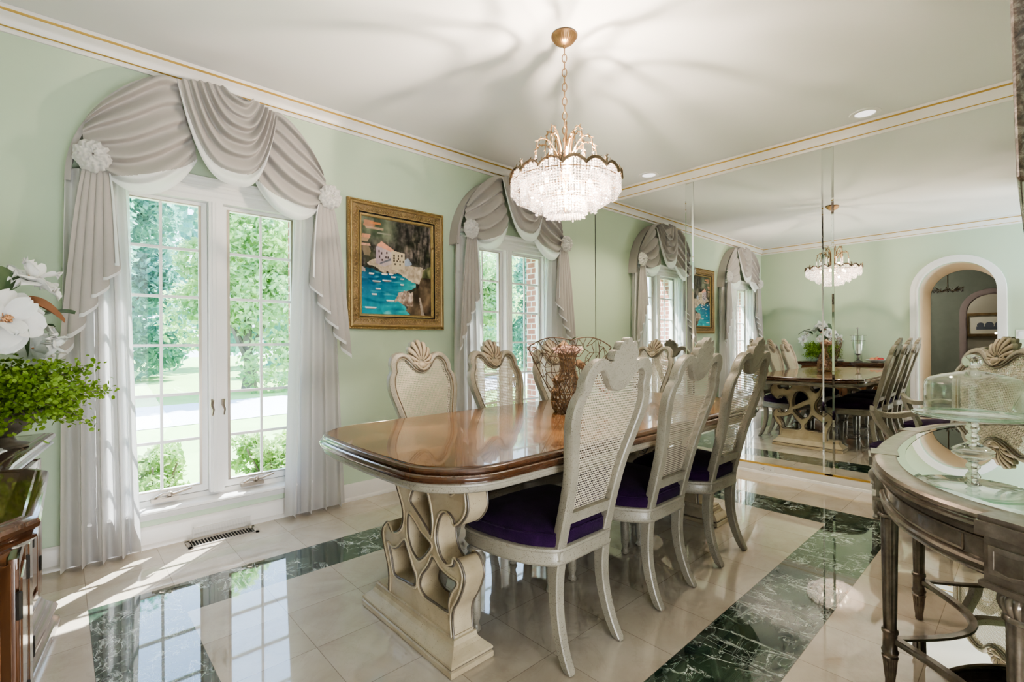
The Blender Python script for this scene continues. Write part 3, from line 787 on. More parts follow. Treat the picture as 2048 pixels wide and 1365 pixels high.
def drapery(cx, label, group, flip=None):
    t = thing('swag_valance', label, 'drapery', (cx, YW, 0), 0, group)
    R = .668; sp_ = 1.935; F = -.125     # front plane (local y)
    def arc(x, dz=0): return sp_ + sqrt(max(R * R - x * x, 0)) + dz
    # cloth covered return board following the arch
    rows = []
    for yy in (-.001, F + .01):
        rows.append([(-R, yy, 1.93)] + [(R * cos(pi - pi * i / 40), yy, sp_ + R * sin(pi * i / 40)) for i in range(41)] + [(R, yy, 1.93)])
    rows.append([(p[0] * .965, F + .01, sp_ + (p[2] - sp_) * .965) for p in rows[1]])
    rows.append([(p[0] * .965, -.001, sp_ + (p[2] - sp_) * .965) for p in rows[1]])
    MB().grid(rows).build('arched_board', M['drape'], t, angle=30)
    mats = [M['drape'], M['lining']]
    L = [(-.245 - .03, arc(-.275)), (-.60, 2.235), (-.605, 2.12), (-.585, 2.055), (-.55, 2.00)]
    # left swag
    Ls = [(-.585, arc(-.585)), (-.60, 2.19), (-.598, 2.12), (-.575, 2.06), (-.53, 2.005)]
    Rs = [(-.20, arc(-.20) - .006), (-.185, 2.44), (-.155, 2.33), (-.13, 2.24), (-.115, 2.155)]
    swag(Ls, Rs, -.085, .155, 5.2, .056, F, .035, 2.2, .0, .17, 1).build('left_swag', mats, t, angle=0)
    Ls = [(.27, arc(.27) - .006), (.26, 2.44), (.235, 2.33), (.205, 2.22), (.165, 2.14)]
    Rs = [(.585, arc(.585)), (.61, 2.20), (.612, 2.13), (.60, 2.08), (.575, 2.02)]
    swag(Ls, Rs, -.085, .17, 5.6, .056, F, .035, 2.2, .12, .17, 2).build('right_swag', mats, t, angle=0)
    Ls = [(.02, arc(.02) - .003), (-.04, arc(-.04) - .003), (-.10, arc(-.10) - .004), (-.16, arc(-.16) - .004), (-.215, arc(-.215) - .004)]
    Rs = [(.16, arc(.16) - .004), (.215, arc(.215) - .004), (.25, arc(.25) - .006), (.28, arc(.28) - .006), (.30, arc(.30) - .02)]
    swag(Ls, Rs, .04, .50, 6.4, .054, F - .035, .045, 2.9, .0, .12, 3).build('centre_swag', mats, t, angle=0)
    rosette('', -.565, 2.055, F - .045).build('rosette', M['rose'], t, angle=0)
    rosette('', .625, 2.085, F - .045).build('rosette', M['rose'], t, angle=0)
    # jabots: pleated cascades under the rosettes
    for s in (-1, 1):
        inn = .445 if s < 0 else .495; out = .675 if s < 0 else .755; top = 2.03; N = 90; g = MB(); rows = []
        for i in range(41):
            v = i / 40; row = []
            for j in range(N + 1):
                q = j / N
                zb = 1.52 - .47 * q ** 1.15 if s < 0 else 1.55 - .53 * q ** .9
                pl = q * 5
                zig = (pl % 1.0); zb2 = zb + .035 * (1 - abs(2 * zig - 1))
                spread = .35 + .65 * v ** .6
                xm = (inn + .085) + (q - .35) * (out - inn) * 1.0 * spread
                xw = .017 * sin(PI2 * pl + .6) * (.5 + v)
                x = s * (xm + xw); y = F - .018 - .020 * cos(PI2 * pl) * (.4 + .9 * v) - .012
                z = top + (zb2 - top) * v
                row.append((x, y, z))
            rows.append(row)
        g.grid(rows, mi=lambda i, j: 1 if i > 38 or j < 2 else 0)
        g.build('jabot', mats, t, angle=0)
    return t
drapery(WC[0], 'taupe swag valance with two rosettes arched over the left window', 'arched swag valances')
drapery(WC[1], 'taupe swag valance with two rosettes arched over the far window, behind the chandelier', 'arched swag valances')

def panel(x0t, x1t, x0b, x1b, ztop, folds, amp, y, seed, mat, name, hem=True, sway=0.0):
    rnd = random.Random(seed); g = MB(); N, K = 110, 44; ph = [rnd.uniform(0, 6) for _ in range(6)]; rows = []
    for i in range(K + 1):
        v = i / K; row = []
        z = ztop + (.018 - ztop) * v
        for j in range(N + 1):
            q = j / N; a = PI2 * folds * q + ph[0] + .5 * sin(v * 2 + ph[1])
            x = (x0t + (x0b - x0t) * v ** .8) * (1 - q) + (x1t + (x1b - x1t) * v ** .8) * q
            A = amp * (.35 + .75 * v ** .7)
            y_ = y - A * sin(a) - .35 * A * sin(2 * a + ph[2]) + sway * v * v
            x += .30 * A * cos(a)
            row.append((x, y_, z + (.010 * sin(a + 1) if i == K else 0)))
        rows.append(row)
    g.grid(rows)
    return g
def curtains(cx, which, lab):
    for s, l in zip((-1, 1), lab):
        t = thing('curtain_panel', l, 'curtain', (cx + s * .55, YW, 0), 0, 'floor length curtain panels')
        ox = -s * .55
        if s < 0: x0t, x1t, x0b, x1b = -.665, -.435, -.690, -.375
        else: x0t, x1t, x0b, x1b = .445, .67, .355, .755
        o = panel(x0t, x1t, x0b, x1b, 2.0, 4.0, .036, -.095, 5 + which * 3 + s, M['panel'], '').build('curtain_cloth', M['panel'], t, angle=0); o.location = (ox, 0, 0)
        a = (-.50, -.415, -.47, -.392) if s < 0 else (.43, .52, .40, .50)
        o = panel(*a, 1.96, 3.0, .012, -.060, 9 + which * 3 + s, M['sheer'], '').build('sheer_edge', M['sheer'], t, angle=0); o.location = (ox, 0, 0)
curtains(WC[0], 0, ('leftmost pale curtain panel hanging to the floor by the sideboard', 'pale curtain panel left of the framed painting'))
curtains(WC[1], 1, ('pale curtain panel right of the framed painting', 'rightmost pale curtain panel next to the mirror wall corner'))

# ================================================================== CHAIRS
OUTP = [(.150, .36), (.150, .50), (.152, .58), (.162, .68), (.190, .78), (.209, .85), (.215, .90), (.206, .943), (.189, .970), (.191, 1.0), (.183, 1.03), (.160, 1.058), (.128, 1.071), (.095, 1.066), (.066, 1.045), (.045, 1.018), (.025, 1.0), (0, .993)]
INP = [(.106, .36), (.107, .50), (.110, .58), (.121, .68), (.147, .785), (.165, .85), (.171, .90), (.165, .938), (.151, .966), (.149, .99), (.142, 1.012), (.127, 1.027), (.110, 1.031), (.093, 1.024), (.076, 1.006), (.056, .982), (.030, .962), (0, .955)]
def yback(z): return -.20 - .18 * max(z - .40, 0) / .737 - .10 * max(z - .40, 0) ** 2 * .35
def chair_back(mats, wx):
    o = cr(OUTP, 5); i_ = cr(INP, 5)
    o = [(x * wx, z) for x, z in o] + [(-x * wx, z) for x, z in o[-2::-1]]
    i_ = [(x * wx if x > 0 else 0, z) for x, z in i_] + [(-x * wx, z) for x, z in i_[-2::-1]]
    T = .020
    sec = [(0, -T + .006), (0, T - .007), (.05, T - .002), (.14, T), (.50, T + .004), (.66, T), (.70, T - .006), (.76, T - .006), (.80, T - .001), (.92, T - .003), (.985, T - .012), (1, T - .018), (1, -T + .004), (.90, -T), (.10, -T)]
    sm = [0] * len(sec); sm[5] = sm[6] = 1
    g = MB(); rows = []
    for (ox, oz), (ix, iz) in zip(o, i_):
        rows.append([(ox + (ix - ox) * u, yback(oz + (iz - oz) * u) + d, oz + (iz - oz) * u) for u, d in sec])
    g.grid(rows, closed_u=True, mi=lambda i, j: sm[j])
    return g
def cane_panel(wx):
    i_ = cr(INP, 5); pts = [(x * wx, z) for x, z in i_ if z > .53 or x < .09]
    pts = [p for p in pts if p[1] >= .525]
    lp = [(.109 * wx, .525)] + pts + [(-x, z) for x, z in pts[-2::-1]] + [(-.109 * wx, .525)]
    lp = [(x * 1.03, z + (.004 if z > .9 else 0)) for x, z in lp]
    vs, fs = extrude_shape([lp], 0.0)
    g = MB(); g.add(vs, fs, 0, lambda a, b, c: (a, yback(b) + .007, b))
    return g, vs
def shell(thick_back=True):
    g = MB(); NA, NR = 108, 12; rows = []; lob = 9
    for k in range(NR + 1):
        u = k / NR; row = []
        for j in range(NA + 1):
            s = j / NA; a = radians(-104 + 208 * s)
            Rm = .128 * (1 - .36 * (abs(a) / radians(104)) ** 1.5)
            ph = s * lob; sc = abs(sin(pi * ph)); r = Rm * (.16 + .84 * u) * (1 - (1 - sc ** .6) * .15 * u ** 2)
            x = r * sin(a) * .82; z = 1.012 + r * cos(a)
            ridge = .0085 * sc ** .8 * (.25 + .75 * u) + .010 * sin(pi * min(u * 1.05, 1)) - .012 * u ** 3
            row.append((x, .016 + ridge, z))
        rows.append(row)
    f = lambda x, y, z: (x, yback(z) + y, z)
    g.grid(rows, fn=f, mi=lambda i, j: 1 if abs(((j + .5) / NA * lob + .5) % 1.0 - .5) < .13 and i > 1 else 0)
    rim = rows[-1]; back = [(x, -.018, z) for x, y, z in rim]
    g.grid([rim, [(x * 1.01, .0, z) for x, y, z in rim], back], fn=f, mi=2)
    n = len(g.v); g.v += [f(*p) for p in back] + [f(0, -.018, 1.0)]
    for j in range(NA): g.f.append((n + j, n + j + 1, n + NA + 1)); g.mi.append(2)
    # small scallop cup at the root of the shell
    g.ball((0, .020, 1.000), .026, 16, 10, 0, (1.15, .55, .75), f)
    g.tube([(-.052, .018, 1.045), (-.046, .022, 1.012), (-.022, .024, .985), (0, .024, .975), (.022, .024, .985), (.046, .022, 1.012), (.052, .018, 1.045)], .007, 8, fn=f)
    # wedge closing the back between the shell and the dipped rail
    g.prism([(-.052, 1.035), (-.030, .995), (0, .975), (.030, .995), (.052, 1.035), (.03, 1.07), (-.03, 1.07)], -.0185, .012, 2, lambda a, b, c: f(a, c, b))
    return g
def seat_loop(wx, inset=0.0, n=5):
    half = [(.128, -.225), (.165, -.205), (.215, -.13), (.245, -.03), (.258, .08), (.256, .15), (.235, .185), (.16, .205), (0, .215)]
    h = cr(half, n); lp = [(x * wx, y) for x, y in h] + [(-x * wx, y) for x, y in h[-2::-1]]
    if inset:
        nr = loop_normals(lp); lp = [(p[0] - a * inset, p[1] - b * inset) for p, (a, b) in zip(lp, nr)]
    return lp[::-1]
def make_chair(name, label, arms=False, group=None):
    wx = 1.17 if arms else 1.0
    t = thing(name, label, 'chair', (0, 0, 0), 0, group)
    cm = [M['cream'], M['groove']]
    chair_back(cm, wx).build('back_frame', cm, t, angle=35)
    g, vs = cane_panel(wx); o = g.build('cane_panel', M['cane'], t, smooth=False, weld=False, recalc=False)
    uv = o.data.uv_layers.new(name='UVMap')
    for l in o.data.loops:
        v = o.data.vertices[l.vertex_index].co; uv.data[l.index].uv = (v.x, v.z)
    shell().build('shell_crest', [M['shell'], M['shellgroove'], M['cream']], t, angle=50)
    # cross rail under the cane
    sec = [(-.016, .494), (.014, .494), (.017, .500), (.017, .524), (.010, .534), (-.016, .534)]
    MB().grid([[(x * wx, yback(z) + y, z) for y, z in sec] for x in (-.108, .108)], closed_u=True).build('cross_rail', M['cream'], t, smooth=False)
    # seat rail
    lp = seat_loop(wx); pr_ = [(-.03, .350), (-.006, .350), (.0, .354), (.004, .362), (0, .370), (-.001, .398), (.004, .404), (.002, .412), (-.006, .416), (-.03, .416)]
    g = MB().profile(lp, pr_); g.build('seat_rail', cm, t, angle=35)
    lp = seat_loop(wx, .012); g = MB()
    c = (0, -.01)
    prof = [(1.0, .400), (1.0, .412), (1.02, .425), (1.03, .445), (1.015, .462), (.97, .475), (.88, .487), (.70, .496), (.4, .502), (.1, .504)]
    g.grid([[(c[0] + (p[0] - c[0]) * s, c[1] + (p[1] - c[1]) * s, z) for p in lp] for s, z in prof], closed_u=True)
    n = len(lp); m = len(g.v) - n; g.f.append(tuple(m + j for j in range(n))); g.mi.append(0)
    g.build('seat_cushion', M['velvet'], t, angle=0)
    pl = [(c[0] + (p[0] - c[0]) * 1.016, c[1] + (p[1] - c[1]) * 1.016, .461) for p in lp]
    MB().tube(pl[::2], .0042, 6, closed=True).build('seat_piping', M['velvet'], t)
    # legs: turned in front, sabre shaped behind
    lathe = [(.012, 0), (.019, .004), (.021, .012), (.016, .022), (.013, .030), (.015, .040), (.020, .055), (.0215, .10), (.023, .17), (.024, .200), (.020, .208), (.030, .216), (.032, .224), (.026, .232), (.022, .238), (.034, .252), (.041, .275), (.040, .292), (.028, .308), (.024, .314), (.033, .320), (.033, .328), (.026, .334), (.026, .352)]
    for sx in (-1, 1):
        g = MB().lathe(lathe, (0, 0, 0), 20); o = g.build('leg', M['cream'], t, angle=40); o.location = (sx * .215 * wx, .155, 0)
    for sx in (-1, 1):
        path = [(sx * .1285 * wx, -.200, .372), (sx * .129 * wx, -.192, .30), (sx * .131 * wx, -.193, .22), (sx * .135 * wx, -.206, .14), (sx * .139 * wx, -.232, .06), (sx * .142 * wx, -.262, .003)]
        P = cr(path, 4); g = MB(); rows = []
        for k, p in enumerate(P):
            u = k / (len(P) - 1); a = .0225 - .006 * u; b = .0225 - .005 * u; r = .004
            if k == len(P) - 1: a -= .004; b -= .004
            ring = [(-a, -b + r), (-a, b - r), (-a + r, b), (a - r, b), (a, b - r), (a, -b + r), (a - r, -b), (-a + r, -b)]
            rows.append([(p[0] + q[0], p[1] + q[1], p[2]) for q in ring])
        g.grid(rows, closed_u=True); n = len(g.v) - 8; g.f.append(tuple(n + j for j in range(8))); g.mi.append(0)
        g.f.append(tuple(range(8))); g.mi.append(0)
        g.build('leg', M['cream'], t, angle=30)
    if arms:
        for sx in (-1, 1):
            path = [(sx * .205, yback(.66) + .01, .655), (sx * .245, -.17, .675), (sx * .285, -.08, .655), (sx * .305, .02, .640), (sx * .315, .10, .655), (sx * .318, .135, .685)]
            P = cr(path, 5); rows = []
            for k, p in enumerate(P):
                a, b = .019, .017
                rows.append([(p[0] + x, p[1], p[2] + z) for x, z in ((-a, -b), (-a, b - .005), (-a + .006, b), (a - .006, b), (a, b - .005), (a, -b))])
            g = MB().grid(rows, closed_u=True)
            for m in (0, len(g.v) - 6): g.f.append(tuple(m + j for j in range(6))); g.mi.append(0)
            g.build('armrest', cm, t, angle=30)
            path = [(sx * .312, .125, .665), (sx * .305, .085, .58), (sx * .290, .03, .50), (sx * .278, .02, .43), (sx * .272, .03, .37)]
            P = cr(path, 5); rows = []
            for p in P:
                a, b = .017, .020; rows.append([(p[0] + x, p[1] + y, p[2]) for x, y in ((-a, -b), (-a, b), (a, b), (a, -b))])
            MB().grid(rows, closed_u=True).build('arm_support', cm, t, angle=30)
    return t
ch = make_chair('dining_chair', 'speckled cream cane-back dining chair nearest the camera, back turned to it', group='cane-back dining chairs')
spots = [((1.403, 1.345), 0, None), ((1.983, 1.345), 0, 'middle of the three cane-back dining chairs seen from behind'),
         ((2.552, 1.345), 0, 'cane-back dining chair seen from behind, nearest the mirror wall'),
         ((1.470, 1.975), pi, 'cane-back dining chair on the window side below the painting'), ((2.000, 1.975), pi, 'cane-back dining chair on the window side in front of the far window'),
         ((2.555, 1.975), pi, 'cane-back dining chair on the window side partly behind the wire centrepiece'),
         ((3.825, 2.515), pi / 2, 'cane-back dining chair standing against the mirror wall beyond the table')]
for i, ((x, y), rz, lab) in enumerate(spots):
    t = ch if i == 0 else copy_tree(ch)
    t.location = (x, y, 0); t.rotation_euler = (0, 0, rz)
    if lab: t['label'] = lab
ac = make_chair('arm_chair', 'cane-back armchair with carved shell crest in the corner behind the console table', True)
ac.location = (3.70, .415, 0); ac.rotation_euler = (0, 0, radians(45))

# ================================================================== DINING TABLE
TCX, TCY = 2.012, 1.663
def table_loop(hx=1.186, hy=.498, r=.20, bow=.028, bowy=.010):
    pts = []
    for cx, cy, a0 in ((hx - r, hy - r, 0), (-(hx - r), hy - r, 90), (-(hx - r), -(hy - r), 180), (hx - r, -(hy - r), 270)):
        for k in range(13):
            a = radians(a0 + 90 * k / 12); pts.append((cx + r * cos(a), cy + r * sin(a)))
    out = []
    n = len(pts)
    for i in range(n):
        a, b = pts[i], pts[(i + 1) % n]; d = sqrt((a[0] - b[0]) ** 2 + (a[1] - b[1]) ** 2); m = max(1, int(d / .05))
        for k in range(m): out.append(lerp(a, b, k / m))
    return [(TCX + x + bow * (1 - (y / hy) ** 2) * (1 if x > 0 else -1) * min(1, abs(x) / hx) ** 3, TCY + y + bowy * (1 - (x / hx) ** 2) * (1 if y > 0 else -1) * min(1, abs(y) / hy) ** 3) for x, y in out]
tb = thing('dining_table', 'long walnut-topped dining table on two carved cream scroll pedestals', 'table', (TCX, TCY, 0))
LC = lambda x, y, z: (x - TCX, y - TCY, z)
lp = [(x - TCX, y - TCY) for x, y in table_loop()]
g = MB().profile(lp, [(-.002, .722), (-.002, .7455)], cap_bot=True); n = len(lp); m = len(g.v) - n; g.f.append(tuple(m + j for j in range(n))); g.mi.append(0)
g.build('tabletop', M['top'], tb, smooth=False)
EP = [(-.0021, .7435), (.0, .7437), (.0012, .7452), (.010, .7447), (.018, .7415), (.0215, .736), (.021, .731), (.017, .7275), (.0185, .726), (.025, .7250), (.0305, .7215), (.0335, .716), (.0335, .710), (.031, .7045), (.027, .7025), (.0275, .700), (.024, .698), (-.02, .698)]
MB().profile(lp, EP).build('moulded_edge', M['edge'], tb, angle=25)
AP = [(-.05, .7), (.017, .698), (.020, .694), (.020, .689), (.013, .6845), (.014, .682), (.016, .677), (.012, .669), (.002, .663), (-.010, .660), (-.05, .660)]
MB().profile(lp, AP).build('apron', [M['cream']], tb, angle=30)
MB().prism([(x * .98, y * .94) for x, y in lp], .664, .69).build('underframe', M['creambase'], tb, smooth=False)

OL = [(1.815, .668), (1.79, .62), (1.775, .55), (1.735, .485), (1.723, .439), (1.735, .395), (1.768, .362), (1.812, .350), (1.846, .378), (1.862, .372), (1.889, .345), (1.894, .312), (1.876, .262), (1.851, .212), (1.838, .160), (1.843, .098)]
ORR = [(1.385, .098), (1.391, .153), (1.384, .197), (1.352, .245), (1.326, .301), (1.322, .338), (1.345, .372), (1.372, .378), (1.382, .352), (1.42, .341), (1.462, .362), (1.484, .415), (1.476, .468), (1.452, .512), (1.418, .528), (1.386, .516), (1.366, .492), (1.325, .522), (1.300, .562), (1.304, .610), (1.322, .645), (1.325, .668)]
HOLES = [[(1.665, .510), (1.640, .560), (1.590, .585), (1.545, .560), (1.520, .49), (1.524, .422), (1.552, .436), (1.592, .462), (1.634, .487)],
         [(1.680, .452), (1.634, .439), (1.592, .411), (1.527, .386), (1.548, .347), (1.602, .303), (1.638, .31), (1.668, .338), (1.686, .385)],
         [(1.834, .293), (1.800, .285), (1.765, .299), (1.735, .325), (1.709, .340), (1.685, .309), (1.658, .266), (1.633, .235), (1.642, .192), (1.714, .183), (1.784, .180), (1.802, .205), (1.815, .245)],
         [(1.510, .338), (1.466, .314), (1.412, .303), (1.375, .300), (1.372, .285), (1.399, .254), (1.415, .215), (1.420, .180), (1.505, .177), (1.564, .179), (1.597, .203), (1.586, .246), (1.543, .293)],
         [(1.50, .640), (1.495, .61), (1.46, .590), (1.43, .605), (1.40, .595), (1.375, .615), (1.385, .640)],
         [(1.78, .64), (1.765, .60), (1.735, .575), (1.70, .600), (1.69, .64)]]
def pedestal(parent):
    p = bpy.data.objects.new('pedestal', None); link(p, parent)
    p.location = (0, 0, 0)
    TH = .085; xm = 1.0 + TH / 2; Y = 1.62
    outline = cr(OL, 5) + cr(ORR, 5); holes = [cr(h, 5, True) for h in HOLES]
    mp = lambda a, b, c: (c + xm - TCX, a - TCY, b)
    vs, fs = extrude_shape([outline, *holes], TH / 2, .007, 2)
    MB().add(vs, fs, 0, mp).build('scroll_panel', M['creambase'], p, angle=40)
    g = MB()
    for sx in (-1, 1):
        for lp_, cl in [(cr(OL, 5), False), (cr(ORR, 5), False)] + [(h, True) for h in holes]:
            q = lp_
            g.tube([mp(a, b, sx * (TH / 2 - .0005)) for a, b in q], .0042, 6, closed=cl)
    g.build('scroll_beading', M['darkline'], p)
    g = MB()
    for sx in (-1, 1):
        for lp_, cl, o in [(cr(OL, 5), False, 1), (cr(ORR, 5), False, 1)] + [(h, True, -1) for h in holes]:
            cx = sum(a for a, b in lp_) / len(lp_); cz = sum(b for a, b in lp_) / len(lp_)
            if cl:
                q = [(a + (a - cx) * .11 * 1.0, b + (b - cz) * .11) for a, b in lp_]
            else:
                s = -1 if cx > 1.62 else 1; q = [(a + s * .013, b) for a, b in lp_]
            g.tube([mp(a, b, sx * (TH / 2 + .0005)) for a, b in q], .0045, 6, closed=cl)
    g.build('scroll_moulding', M['creambase'], p)
    # stepped plinth
    y0, y1, x0, x1 = 1.332, 1.982, .950, 1.136
    rect = [(x0 - TCX, y0 - TCY), (x1 - TCX, y0 - TCY), (x1 - TCX, y1 - TCY), (x0 - TCX, y1 - TCY)]
    pp = [(-.004, 0), (0, .004), (0, .022), (-.006, .026), (-.006, .030), (-.001, .033), (-.002, .040), (-.012, .050), (-.030, .066), (-.040, .078), (-.043, .090), (-.043, .096), (-.050, .098), (-.050, .106)]
    g = MB().profile(rect, pp, cap_top=True, cap_bot=True, midx=[0, 0, 0, 1, 1, 0, 0, 0, 0, 0, 0, 0, 0]); g.build('plinth', [M['creambase'], M['darkline']], p, smooth=False)
    return p
p1 = pedestal(tb)
p2 = copy_tree(p1, tb); p2.rotation_euler = (0, 0, pi); p2.location = (0, 2 * (1.65 - TCY), 0)
MB().box(-.87, .87, -.035, .035, .60, .664).build('centre_beam', M['creambase'], tb, smooth=False)

# wire centrepiece with dried flowers
cp = thing('wire_centrepiece', 'open wire fan-shaped basket with dried pink flowers in the middle of the dining table', 'centrepiece', (1.96, 1.67, .7495), radians(-42))
g = MB(); rnd = random.Random(4)
def fan(u, v):           # u -1..1 across, v 0..1 up
    w = .035 + .185 * v ** .85; x = u * w
    top = 1 - .30 * max(0, 1 - abs(abs(u) - .55) / .45) * 0 - .16 * (1 - cos(pi * min(1, abs(u)))) * .5
    lob = 1 + .05 * abs(sin(2 * pi * (u * .5 + .5)))
    return (x, -.055 * (1 - u * u) * v + .02, .010 + .372 * v * lob * (1 - .10 * abs(u) ** 3))
NU, NV = 15, 12; grd = [[(max(-1, min(1, -1 + 2 * (i + (.5 if j % 2 else 0)) / (NU - 1) + rnd.uniform(-.05, .05))), min(1, max(0, j / (NV - 1) + rnd.uniform(-.03, .03) * (0 < j < NV - 1)))) for i in range(NU)] for j in range(NV)]
def seg(a, b, r=.0019):
    m = 4; g.tube([fan(*lerp(a, b, k / m)) for k in range(m + 1)], r, 5)
for j in range(NV):
    for i in range(NU):
        if i < NU - 1 and (j == NV - 1 or (i + j) % 2 == 0 or rnd.random() < .25): seg(grd[j][i], grd[j][i + 1])
        if j < NV - 1:
            seg(grd[j][i], grd[j + 1][i]) if rnd.random() < .75 else None
            k = i + (1 if j % 2 else -1)
            if 0 <= k < NU and rnd.random() < .4: seg(grd[j][i], grd[j + 1][k])
for s in (-1, 1): g.tube([fan(s, k / 12) for k in range(13)], .003, 6)
g.tube([fan(-1 + 2 * k / 30, 1) for k in range(31)], .003, 6)
for k in range(7): g.tube([(-.045 + .015 * k, .02, 0), fan((-1 + k / 3) * .9, .12)], .002, 5)
g.build('wire_mesh', M['wire'], cp)
g = MB()
body = [(.070, .0), (.085, .02), (.09, .07), (.080, .12), (.055, .18), (.036, .23), (.042, .28), (.058, .325)]
P = cr(body, 6)
for k in range(22):
    a0 = PI2 * k / 22
    for s in (-1, 1): g.tube([(r * cos(a0 + s * z * 5), .10 + r * .8 * sin(a0 + s * z * 5), z) for r, z in P[::3]], .0022, 5)
for r, z in P[::5]: g.tube([(r * cos(PI2 * j / 20), .10 + r * .8 * sin(PI2 * j / 20), z) for j in range(20)], .003, 5, closed=True)
g.tube([(.06, .14, .26), (.13, .18, .21), (.19, .20, .13), (.235, .22, .07)], lambda u: .022 * (1 - .5 * u), 8)
g.build('wicker_body', M['wicker'], cp)
g = MB()
for k in range(170):
    a = rnd.uniform(0, PI2); r = .068 * sqrt(rnd.random()); z = .315 + rnd.uniform(0, .035); c = Vector((r * cos(a) * 1.1, .07 + r * sin(a), z))
    for q in range(4):
        d = Vector((rnd.gauss(0, 1), rnd.gauss(0, 1), rnd.gauss(0, 1))).normalized() * .008; e = d.orthogonal().normalized() * .006
        g.add([c, c + d + e, c + d * 1.5, c + d - e], [(0, 1, 2, 3)])
for k in range(70):
    u = rnd.random(); c = Vector((.19 + .06 * u, .20, .13 - .06 * u)) + Vector((rnd.gauss(0, .016), rnd.gauss(0, .016), rnd.gauss(0, .02)))
    d = Vector((rnd.gauss(0, 1), rnd.gauss(0, 1), rnd.gauss(0, 1))).normalized() * .014; e = d.orthogonal().normalized() * .006
    g.add([c, c + d + e, c + d * 1.5, c + d - e], [(0, 1, 2, 3)])
g.build('dried_blossoms', M['dried'], cp, smooth=False, weld=False, recalc=False)
for k, (x, y, z, r) in enumerate(((-.025, .06, .350, .032), (.035, .07, .335, .024), (-.06, .06, .17, .03), (-.065, .05, .11, .028))):
    g = MB()
    for i in range(7):
        a = PI2 * i / 7; g.tube([(x, y, z - r), (x + r * cos(a), y + r * sin(a), z), (x, y, z + r)], lambda u: .006 * sin(pi * min(max(u, .05), .95)) + .001, 5)
    g.ball((x, y, z), r * .8, 10, 7).build('wicker_rose', M['wicker'], cp)
g = MB()
for a, b in (((.0, .03, .37), (.045, .0, .405)), ((-.02, .08, .36), (-.075, .09, .385))):
    a, b = Vector(a), Vector(b); s = (b - a).cross(Vector((0, 0, 1))).normalized() * .012; m = (a + b) / 2 + Vector((0, 0, .006)); g.add([a, m + s, b, m - s], [(0, 1, 2, 3)])
g.build('leaf', M['magleaf'], cp, smooth=False)

# ================================================================== CHANDELIER
CHX, CHY = 1.935, 1.675
cd = thing('crystal_chandelier', 'tiered crystal chandelier with curled brass arms hanging over the dining table', 'chandelier', (CHX, CHY, 0), radians(218.4))
prof = [(.064, ZC - .0005), (.068, ZC - .006), (.067, ZC - .013), (.060, ZC - .017), (.058, ZC - .021), (.050, ZC - .034), (.036, ZC - .046), (.020, ZC - .053), (.010, ZC - .056), (.008, ZC - .066), (.001, ZC - .068)]
MB().lathe(prof, seg=72, ripple=lambda a, z: .045 * cos(24 * a) if ZC - .05 < z < ZC - .018 else 0).build('ceiling_canopy', M['brass'], cd, angle=60)
z = ZC - .060; k = 0
while z > 2.175:
    g = MB(); h = .046; pts = []
    for j in range(20):
        a = PI2 * j / 20; x = .0115 * cos(a); zz = (h / 2 - .0) * sin(a); pts.append((x, 0, zz) if k % 2 == 0 else (0, x, zz))
    g.tube(pts, .0026, 6, closed=True); o = g.build('chain_link', M['brass'], cd); o.location = (0, 0, z - h / 2); z -= h - .0085; k += 1
MB().lathe([(.004, 2.19), (.010, 2.185), (.012, 2.17), (.006, 2.16), (.008, 2.10), (.020, 2.07), (.032, 2.055), (.036, 2.03), (.030, 2.0), (.045, 1.985), (.040, 1.97), (.010, 1.96), (.006, 1.80)], seg=24).build('centre_stem', M['brass'], cd)
def leafbumps(g, path, n=7, r=.006):
    for i in range(n):
        p = Vector(path[int((i + 1) / (n + 1) * (len(path) - 1))]); q = Vector(path[min(int((i + 1) / (n + 1) * (len(path) - 1)) + 1, len(path) - 1)])
        d = (q - p); d = d.normalized() if d.length else Vector((0, 0, 1)); s = d.cross(Vector((0, 0, 1))); s = s.normalized() if s.length > .01 else Vector((1, 0, 0)); u = s.cross(d)
        sg = 1 if i % 2 else -1
        g.add([p + s * r * .6, p + d * r * 2 + u * sg * r * 1.8, p - s * r * .6, p + d * r * 1.2], [(0, 1, 2), (0, 3, 1), (2, 1, 3)])
def beads(g, x, y, z0, z1, r, step=None):
    step = step or r * 2.05; n = max(1, int((z0 - z1) / step))
    for i in range(n): ico(g, (x, y, z0 - i * step), r)
ICO = None
def ico(g, c, r):
    global ICO
    if ICO is None:
        bm = bmesh.new(); bmesh.ops.create_icosphere(bm, subdivisions=1, radius=1); ICO = ([tuple(v.co) for v in bm.verts], [tuple(v.index for v in f.verts) for f in bm.faces]); bm.free()
    a = (c[0] * 91 + c[1] * 57 + c[2] * 33) % PI2; ca, sa = cos(a), sin(a)
    g.add([(c[0] + r * (x * ca - y * sa), c[1] + r * (x * sa + y * ca), c[2] + r * z) for x, y, z in ICO[0]], ICO[1])
for ring_, n, rt, zt, zh in (('tall', 7, .105, 2.225, 2.10), ('low', 9, .165, 2.165, 2.075)):
    for i in range(n):
        a = PI2 * (i + (.5 if ring_ == 'low' else .15)) / n; c_, s_ = cos(a), sin(a); r0 = .026
        raw = [(r0, 1.99), (r0 + .004, 2.06), (r0 + (rt - r0) * .18, zt - .06), (r0 + (rt - r0) * .45, zt - .012), (r0 + (rt - r0) * .72, zt), (rt - .008, zt - .022), (rt, zh)]
        P = [(r * c_, r * s_, z_) for r, z_ in cr(raw, 5)]
        g = MB().tube(P, lambda u: .0048 - .0028 * u, 7); leafbumps(g, P[12:], 8, .0075); ar = g.build('curled_arm', M['brass'], cd)
        g = MB(); beads(g, rt * c_, rt * s_, zh - .006, 1.985, .0068); g.build('crystal_strand', M['crystal'], ar, smooth=False, weld=False, recalc=False)
NL = 16
def rimr(a): return .284 + .004 * cos(NL * a)
